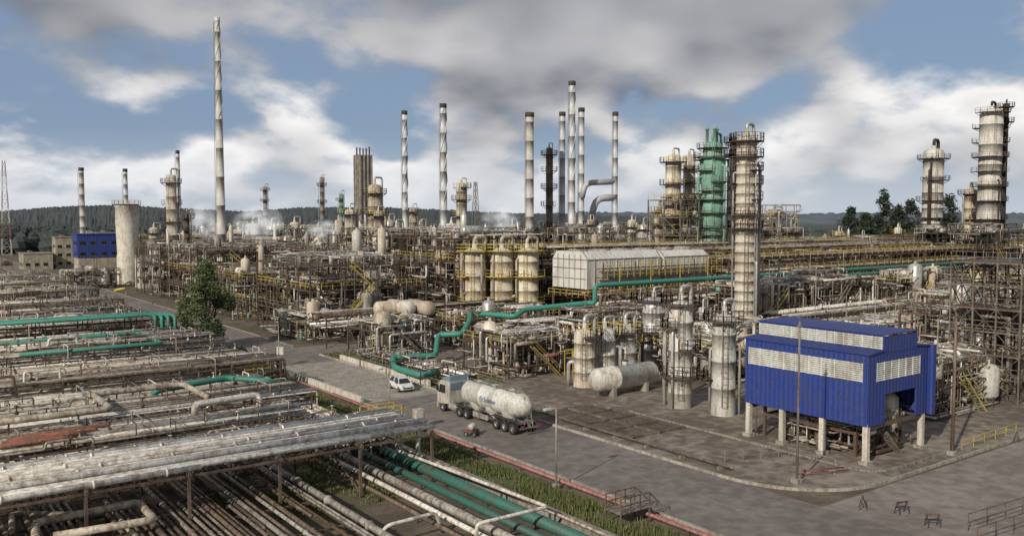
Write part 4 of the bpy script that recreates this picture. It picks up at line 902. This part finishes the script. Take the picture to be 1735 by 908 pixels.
fence(53.4,85,53.4,117); fence(61.8,84.5,61.8,117); fence(75,36.5,85,36.5,'yellow'); fence(61,39.5,61,46); fence(60.5,44.5,55.5,46)
a=W(1640,900);b_=W(1760,862); fence(a.x,a.y,b_.x,b_.y,'brown','brown tubular railing at road edge',1.1); a=W(1655,925);b_=W(1775,885); fence(a.x,a.y,b_.x,b_.y,'brown','brown tubular railing at road edge',1.1)
# ================= Trees
def tree(loc,h,rad,seed,nleaf=7000,label='broad leafy green tree beside road',lk=('leaf','leaf_light','leaf_dark'),trunkh=.25,ls=.28,name='broadleaf_tree'):
    q=random.Random(seed); T=thing(name,label,'tree',loc); m=MB(); m.cyl((0,0,0),(0,0,h*.45),.28,'bark',10,.18); cl=[]
    for i in range(13):
        a=q.uniform(0,6.28); z0=h*q.uniform(trunkh,.5); t=Vector((math.cos(a)*rad*q.uniform(.3,.75),math.sin(a)*rad*q.uniform(.3,.75),h*q.uniform(.38,.88)))
        m.tube([(0,0,z0),(t.x*.5,t.y*.5,z0+(t.z-z0)*.35),t],.08,'bark',6,bend=5)
    m.cyl((0,0,h*.45),(0,0,h*.85),.16,'bark',8,.05); part('trunk',m,T)
    for i in range(54):
        u=q.random()**.5; a=q.uniform(0,6.28); zz=q.uniform(trunkh,.97); prof_=math.sin(math.pi*min(1,max(.0,(zz-trunkh+.14)/(1.12-trunkh)))**.8); rr_=rad*prof_*u*.9
        cl.append((Vector((rr_*math.cos(a),rr_*math.sin(a),h*zz)),rad*q.uniform(.16,.34)))
    m=MB()
    for i in range(nleaf):
        c,r=q.choice(cl); v=Vector((q.gauss(0,1),q.gauss(0,1),q.gauss(0,1))).normalized()*r*q.uniform(.55,1.15); p_=c+v
        d1=Vector((q.gauss(0,1),q.gauss(0,1),q.gauss(0,.6))).normalized(); d2=d1.orthogonal().normalized(); s=ls*q.uniform(.5,1.2)
        m.add([p_-d1*s,p_+d2*s*.5,p_+d1*s,p_-d2*s*.5],[(0,1,2,3)],lk[0] if q.random()<.5 else (lk[1] if q.random()<.8 else lk[2]))
    part('crown',m,T); return T
p=W(350,592,0); tree((p.x,p.y,0),13.0,4.3,5,15000,trunkh=.16,ls=.21)
for i,(px,pb,s) in enumerate([(340,605,1.6),(380,600,1.3),(320,560,1.5),(405,600,1.2),(12,450,2.2)]):
    p=W(px,pb,0); q=random.Random(i); m=MB()
    for k in range(900):
        v=Vector((q.gauss(0,1),q.gauss(0,1),abs(q.gauss(0,.8)))).normalized()*s*q.uniform(.5,1.05); d1=Vector((q.gauss(0,1),q.gauss(0,1),q.gauss(0,1))).normalized()*.16; d2=d1.orthogonal()*.6; m.add([v-d1,v+d2,v+d1,v-d2],[(0,1,2,3)],q.choice(['leaf','leaf_light','leaf_dark']))
    solid('bush','small leafy green bush beside road','bush',m,(p.x,p.y,0))
for i,(px,pt,d) in enumerate([(1495,320,420),(1440,352,430),(1540,340,440),(1605,330,430),(1520,350,400),(1466,362,420)]):
    p=S(px,450,d); h=S(px,pt,d).z; tree((p.x,p.y,0),h,7,20+i,2600,'dark tall pine tree with rounded clumps',('leaf_dark','leaf_dark','leaf'),.3,.75,'pine_tree')
def mast(px,d,pt,w,keys=('pink','louver'),label='faded red and white lattice radio mast'):
    p=S(px,450,d);h=S(px,pt,d).z; m=MB(); k=14
    for i in range(k):
        z0,z1=h*i/k,h*(i+1)/k; w0=w*(1-.75*i/k); w1=w*(1-.75*(i+1)/k); key=keys[(i//2)%2]
        c0_=[(a*w0,b_*w0,z0) for a,b_ in((-1,-1),(1,-1),(1,1),(-1,1))]; c1_=[(a*w1,b_*w1,z1) for a,b_ in((-1,-1),(1,-1),(1,1),(-1,1))]
        for j in range(4): m.beam(c0_[j],c1_[j],.1,key); m.beam(c0_[j],c1_[(j+1)%4],.06,key); m.beam(c0_[j],c0_[(j+1)%4],.06,key)
    solid('lattice_mast',label,'mast',m,(p.x,p.y,0))
mast(12,330,272,1.8); mast(806,300,308,1.6,('steel_grey','steel_grey'),'grey lattice mast behind columns')
# ================= steam
def steam(px,py,d,sx_,sy_,sz_,seed):
    m=bpy.data.meshes.new('steam_plume'); import bmesh; bm=bmesh.new(); bmesh.ops.create_icosphere(bm,subdivisions=3,radius=1); bm.to_mesh(m); bm.free()
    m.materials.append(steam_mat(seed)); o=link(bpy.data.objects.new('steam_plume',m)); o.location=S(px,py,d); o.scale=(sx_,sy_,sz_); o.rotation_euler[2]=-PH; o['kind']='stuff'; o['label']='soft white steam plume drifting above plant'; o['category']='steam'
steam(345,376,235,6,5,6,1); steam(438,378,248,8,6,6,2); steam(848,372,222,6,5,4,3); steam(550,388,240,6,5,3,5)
# ================= hills and forest
def ridge(name,label,d0,px0,px1,prof,key,dz=0,rough=1.5,seed=1,N=400,layers=5,dd=60):
    q=random.Random(seed); m=MB(); vs=[]
    for l in range(layers):
        for i in range(N+1):
            px=px0+(px1-px0)*i/N; d=d0+l*dd
            a=[p_ for p_ in prof if p_[0]<=px]; b_=[p_ for p_ in prof if p_[0]>=px]
            if a and b_:
                A,B=a[-1],b_[0]; t=0 if A[0]==B[0] else (px-A[0])/(B[0]-A[0]); py=A[1]+(B[1]-A[1])*t
            else: py=(a or b_)[-1 if a else 0][1]
            topz=S(px,py,d0+dd*(layers-1)).z
            pp=S(px,400,d); f=(l/(layers-1))**.6; vs.append((pp.x,pp.y,max(0,topz*f+ (q.uniform(-rough,rough) if l else -6))))
    fs=[(l*(N+1)+i,l*(N+1)+i+1,(l+1)*(N+1)+i+1,(l+1)*(N+1)+i) for l in range(layers-1) for i in range(N)]
    m.add(vs,fs,key,True); solid(name,label,'hill',m,kind='structure')
ridge('hill','wooded low hill behind plant',700,-500,1100,[(-500,358),(0,358),(100,350),(200,347),(300,353),(420,358),(520,351),(680,352),(800,358),(900,362),(1100,368)],'hill',rough=1.0,N=900,layers=8)
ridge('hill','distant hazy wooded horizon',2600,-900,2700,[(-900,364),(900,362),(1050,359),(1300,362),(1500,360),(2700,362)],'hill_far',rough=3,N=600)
m=MB(); q=random.Random(9)
for i in range(4200):
    px=q.uniform(-300,2100); d=q.uniform(380,660) if px>900 else q.uniform(470,720); 
    p=S(px,400,d); h=q.uniform(6,12) if px>900 else q.uniform(8,14); r=q.uniform(3,6.5)
    n=8; vs=[(p.x,p.y,h)]
    for ring,(f,zf) in enumerate([(.6,.95),(1,.7),(1,.35),(.7,0)]):
        for j in range(n): a=6.283*j/n+ring; rr_=r*f*q.uniform(.7,1.2); vs.append((p.x+rr_*math.cos(a),p.y+rr_*math.sin(a),h*zf*q.uniform(.85,1.07)))
    fs=[(0,1+j,1+(j+1)%n) for j in range(n)]
    for k in range(3): fs+=[(1+k*n+j,1+(k+1)*n+j,1+(k+1)*n+(j+1)%n,1+k*n+(j+1)%n) for j in range(n)]
    m.add(vs,fs,'forest')
solid('forest','dark distant woodland behind plant','forest',m,kind='stuff')
# ================= sky, sun
w=bpy.data.worlds.new('World'); sc.world=w; w.use_nodes=True; nt=w.node_tree; L=nt.links; bg=nt.nodes['Background']; bg.inputs['Strength'].default_value=.1
sky=nd(nt,'ShaderNodeTexSky'); sky.sky_type='NISHITA'; sky.sun_disc=False
sd_=Vector((-.877,-.346,.52)).normalized(); sky.sun_elevation=math.asin(sd_.z); sky.sun_rotation=math.atan2(sd_.x,sd_.y); sky.air_density=1.0; sky.dust_density=.3; sky.ozone_density=2.5
tc=nd(nt,'ShaderNodeTexCoord'); sx=nd(nt,'ShaderNodeSeparateXYZ'); L.new(tc.outputs['Generated'],sx.inputs[0])
def mth(op,a,b_=None,clamp=False):
    n=nd(nt,'ShaderNodeMath',operation=op); n.use_clamp=clamp
    for i,v in enumerate((a,b_)):
        if v is None: continue
        if isinstance(v,(int,float)): n.inputs[i].default_value=v
        else: L.new(v,n.inputs[i])
    return n.outputs[0]
def cloud(scale,dz,off,det=10,hz=.34,rg=.55,dist=.12):
    zc=mth('ADD',mth('MAXIMUM',sx.outputs[2],0),hz+dz); cb=nd(nt,'ShaderNodeCombineXYZ'); L.new(mth('DIVIDE',sx.outputs[0],zc),cb.inputs[0]); L.new(mth('DIVIDE',sx.outputs[1],zc),cb.inputs[1]); cb.inputs[2].default_value=off
    n=nd(nt,'ShaderNodeTexNoise'); n.inputs['Scale'].default_value=scale; n.inputs['Detail'].default_value=det; n.inputs['Roughness'].default_value=rg; n.inputs['Distortion'].default_value=dist; L.new(cb.outputs[0],n.inputs['Vector']); return n.outputs[0]
def mrw(src,a,b_,c=0,d=1,sm=True):
    m=nd(nt,'ShaderNodeMapRange'); m.interpolation_type='SMOOTHSTEP' if sm else 'LINEAR'; m.inputs['From Min'].default_value=a; m.inputs['From Max'].default_value=b_; m.inputs['To Min'].default_value=c; m.inputs['To Max'].default_value=d; L.new(src,m.inputs['Value']); return m.outputs[0]
def dens(dz,det=6):
    a=cloud(2.3,dz,4.1,det,.40,.5); b_=cloud(5.2,dz,8.2,det,.40,.5,0.0)
    return mth('ADD',mth('MULTIPLY',a,.68),mth('MULTIPLY',b_,.32))
n1=dens(0); n1s=dens(0,2); n2s=dens(.05,2)
cov=mrw(sx.outputs[2],.12,.27,.0,.03); n1c=mth('ADD',n1,cov)
mask=mrw(n1c,.425,.535); shade=mth('ADD',mth('MULTIPLY',mth('SUBTRACT',n1s,n2s),3.6),mth('ADD',mth('MULTIPLY',mth('SUBTRACT',n1,n1s),2.2),.55),True)
thick=mrw(n1,.5,.66,1,.66); shade=mth('MULTIPLY',shade,thick)
hi=mrw(sx.outputs[2],.10,.25,1,.40); shade=mth('MULTIPLY',shade,hi)
mx=nd(nt,'ShaderNodeMix',data_type='RGBA'); mx.inputs[6].default_value=(1.6,1.75,2.15,1); mx.inputs[7].default_value=(10,9.8,9.6,1); L.new(shade,mx.inputs[0])
mb_=nd(nt,'ShaderNodeMix',data_type='RGBA'); mb_.inputs[0].default_value=.85; L.new(sky.outputs[0],mb_.inputs[6]); mb_.inputs[7].default_value=(2.2,3.0,4.4,1)
m2=nd(nt,'ShaderNodeMix',data_type='RGBA'); L.new(mask,m2.inputs[0]); L.new(mb_.outputs[2],m2.inputs[6]); L.new(mx.outputs[2],m2.inputs[7])
m3=nd(nt,'ShaderNodeMix',data_type='RGBA'); L.new(mrw(sx.outputs[2],.0,.10,.65,0),m3.inputs[0]); L.new(m2.outputs[2],m3.inputs[6]); m3.inputs[7].default_value=(6.3,6.8,7.5,1)
L.new(m3.outputs[2],bg.inputs['Color'])
sl=bpy.data.lights.new('sun','SUN'); sl.energy=3.7; sl.angle=math.radians(.7); sl.color=(1,.92,.79); so=link(bpy.data.objects.new('sun',sl)); so.rotation_euler=sd_.to_track_quat('Z','Y').to_euler()
print('objects',len(bpy.data.objects))
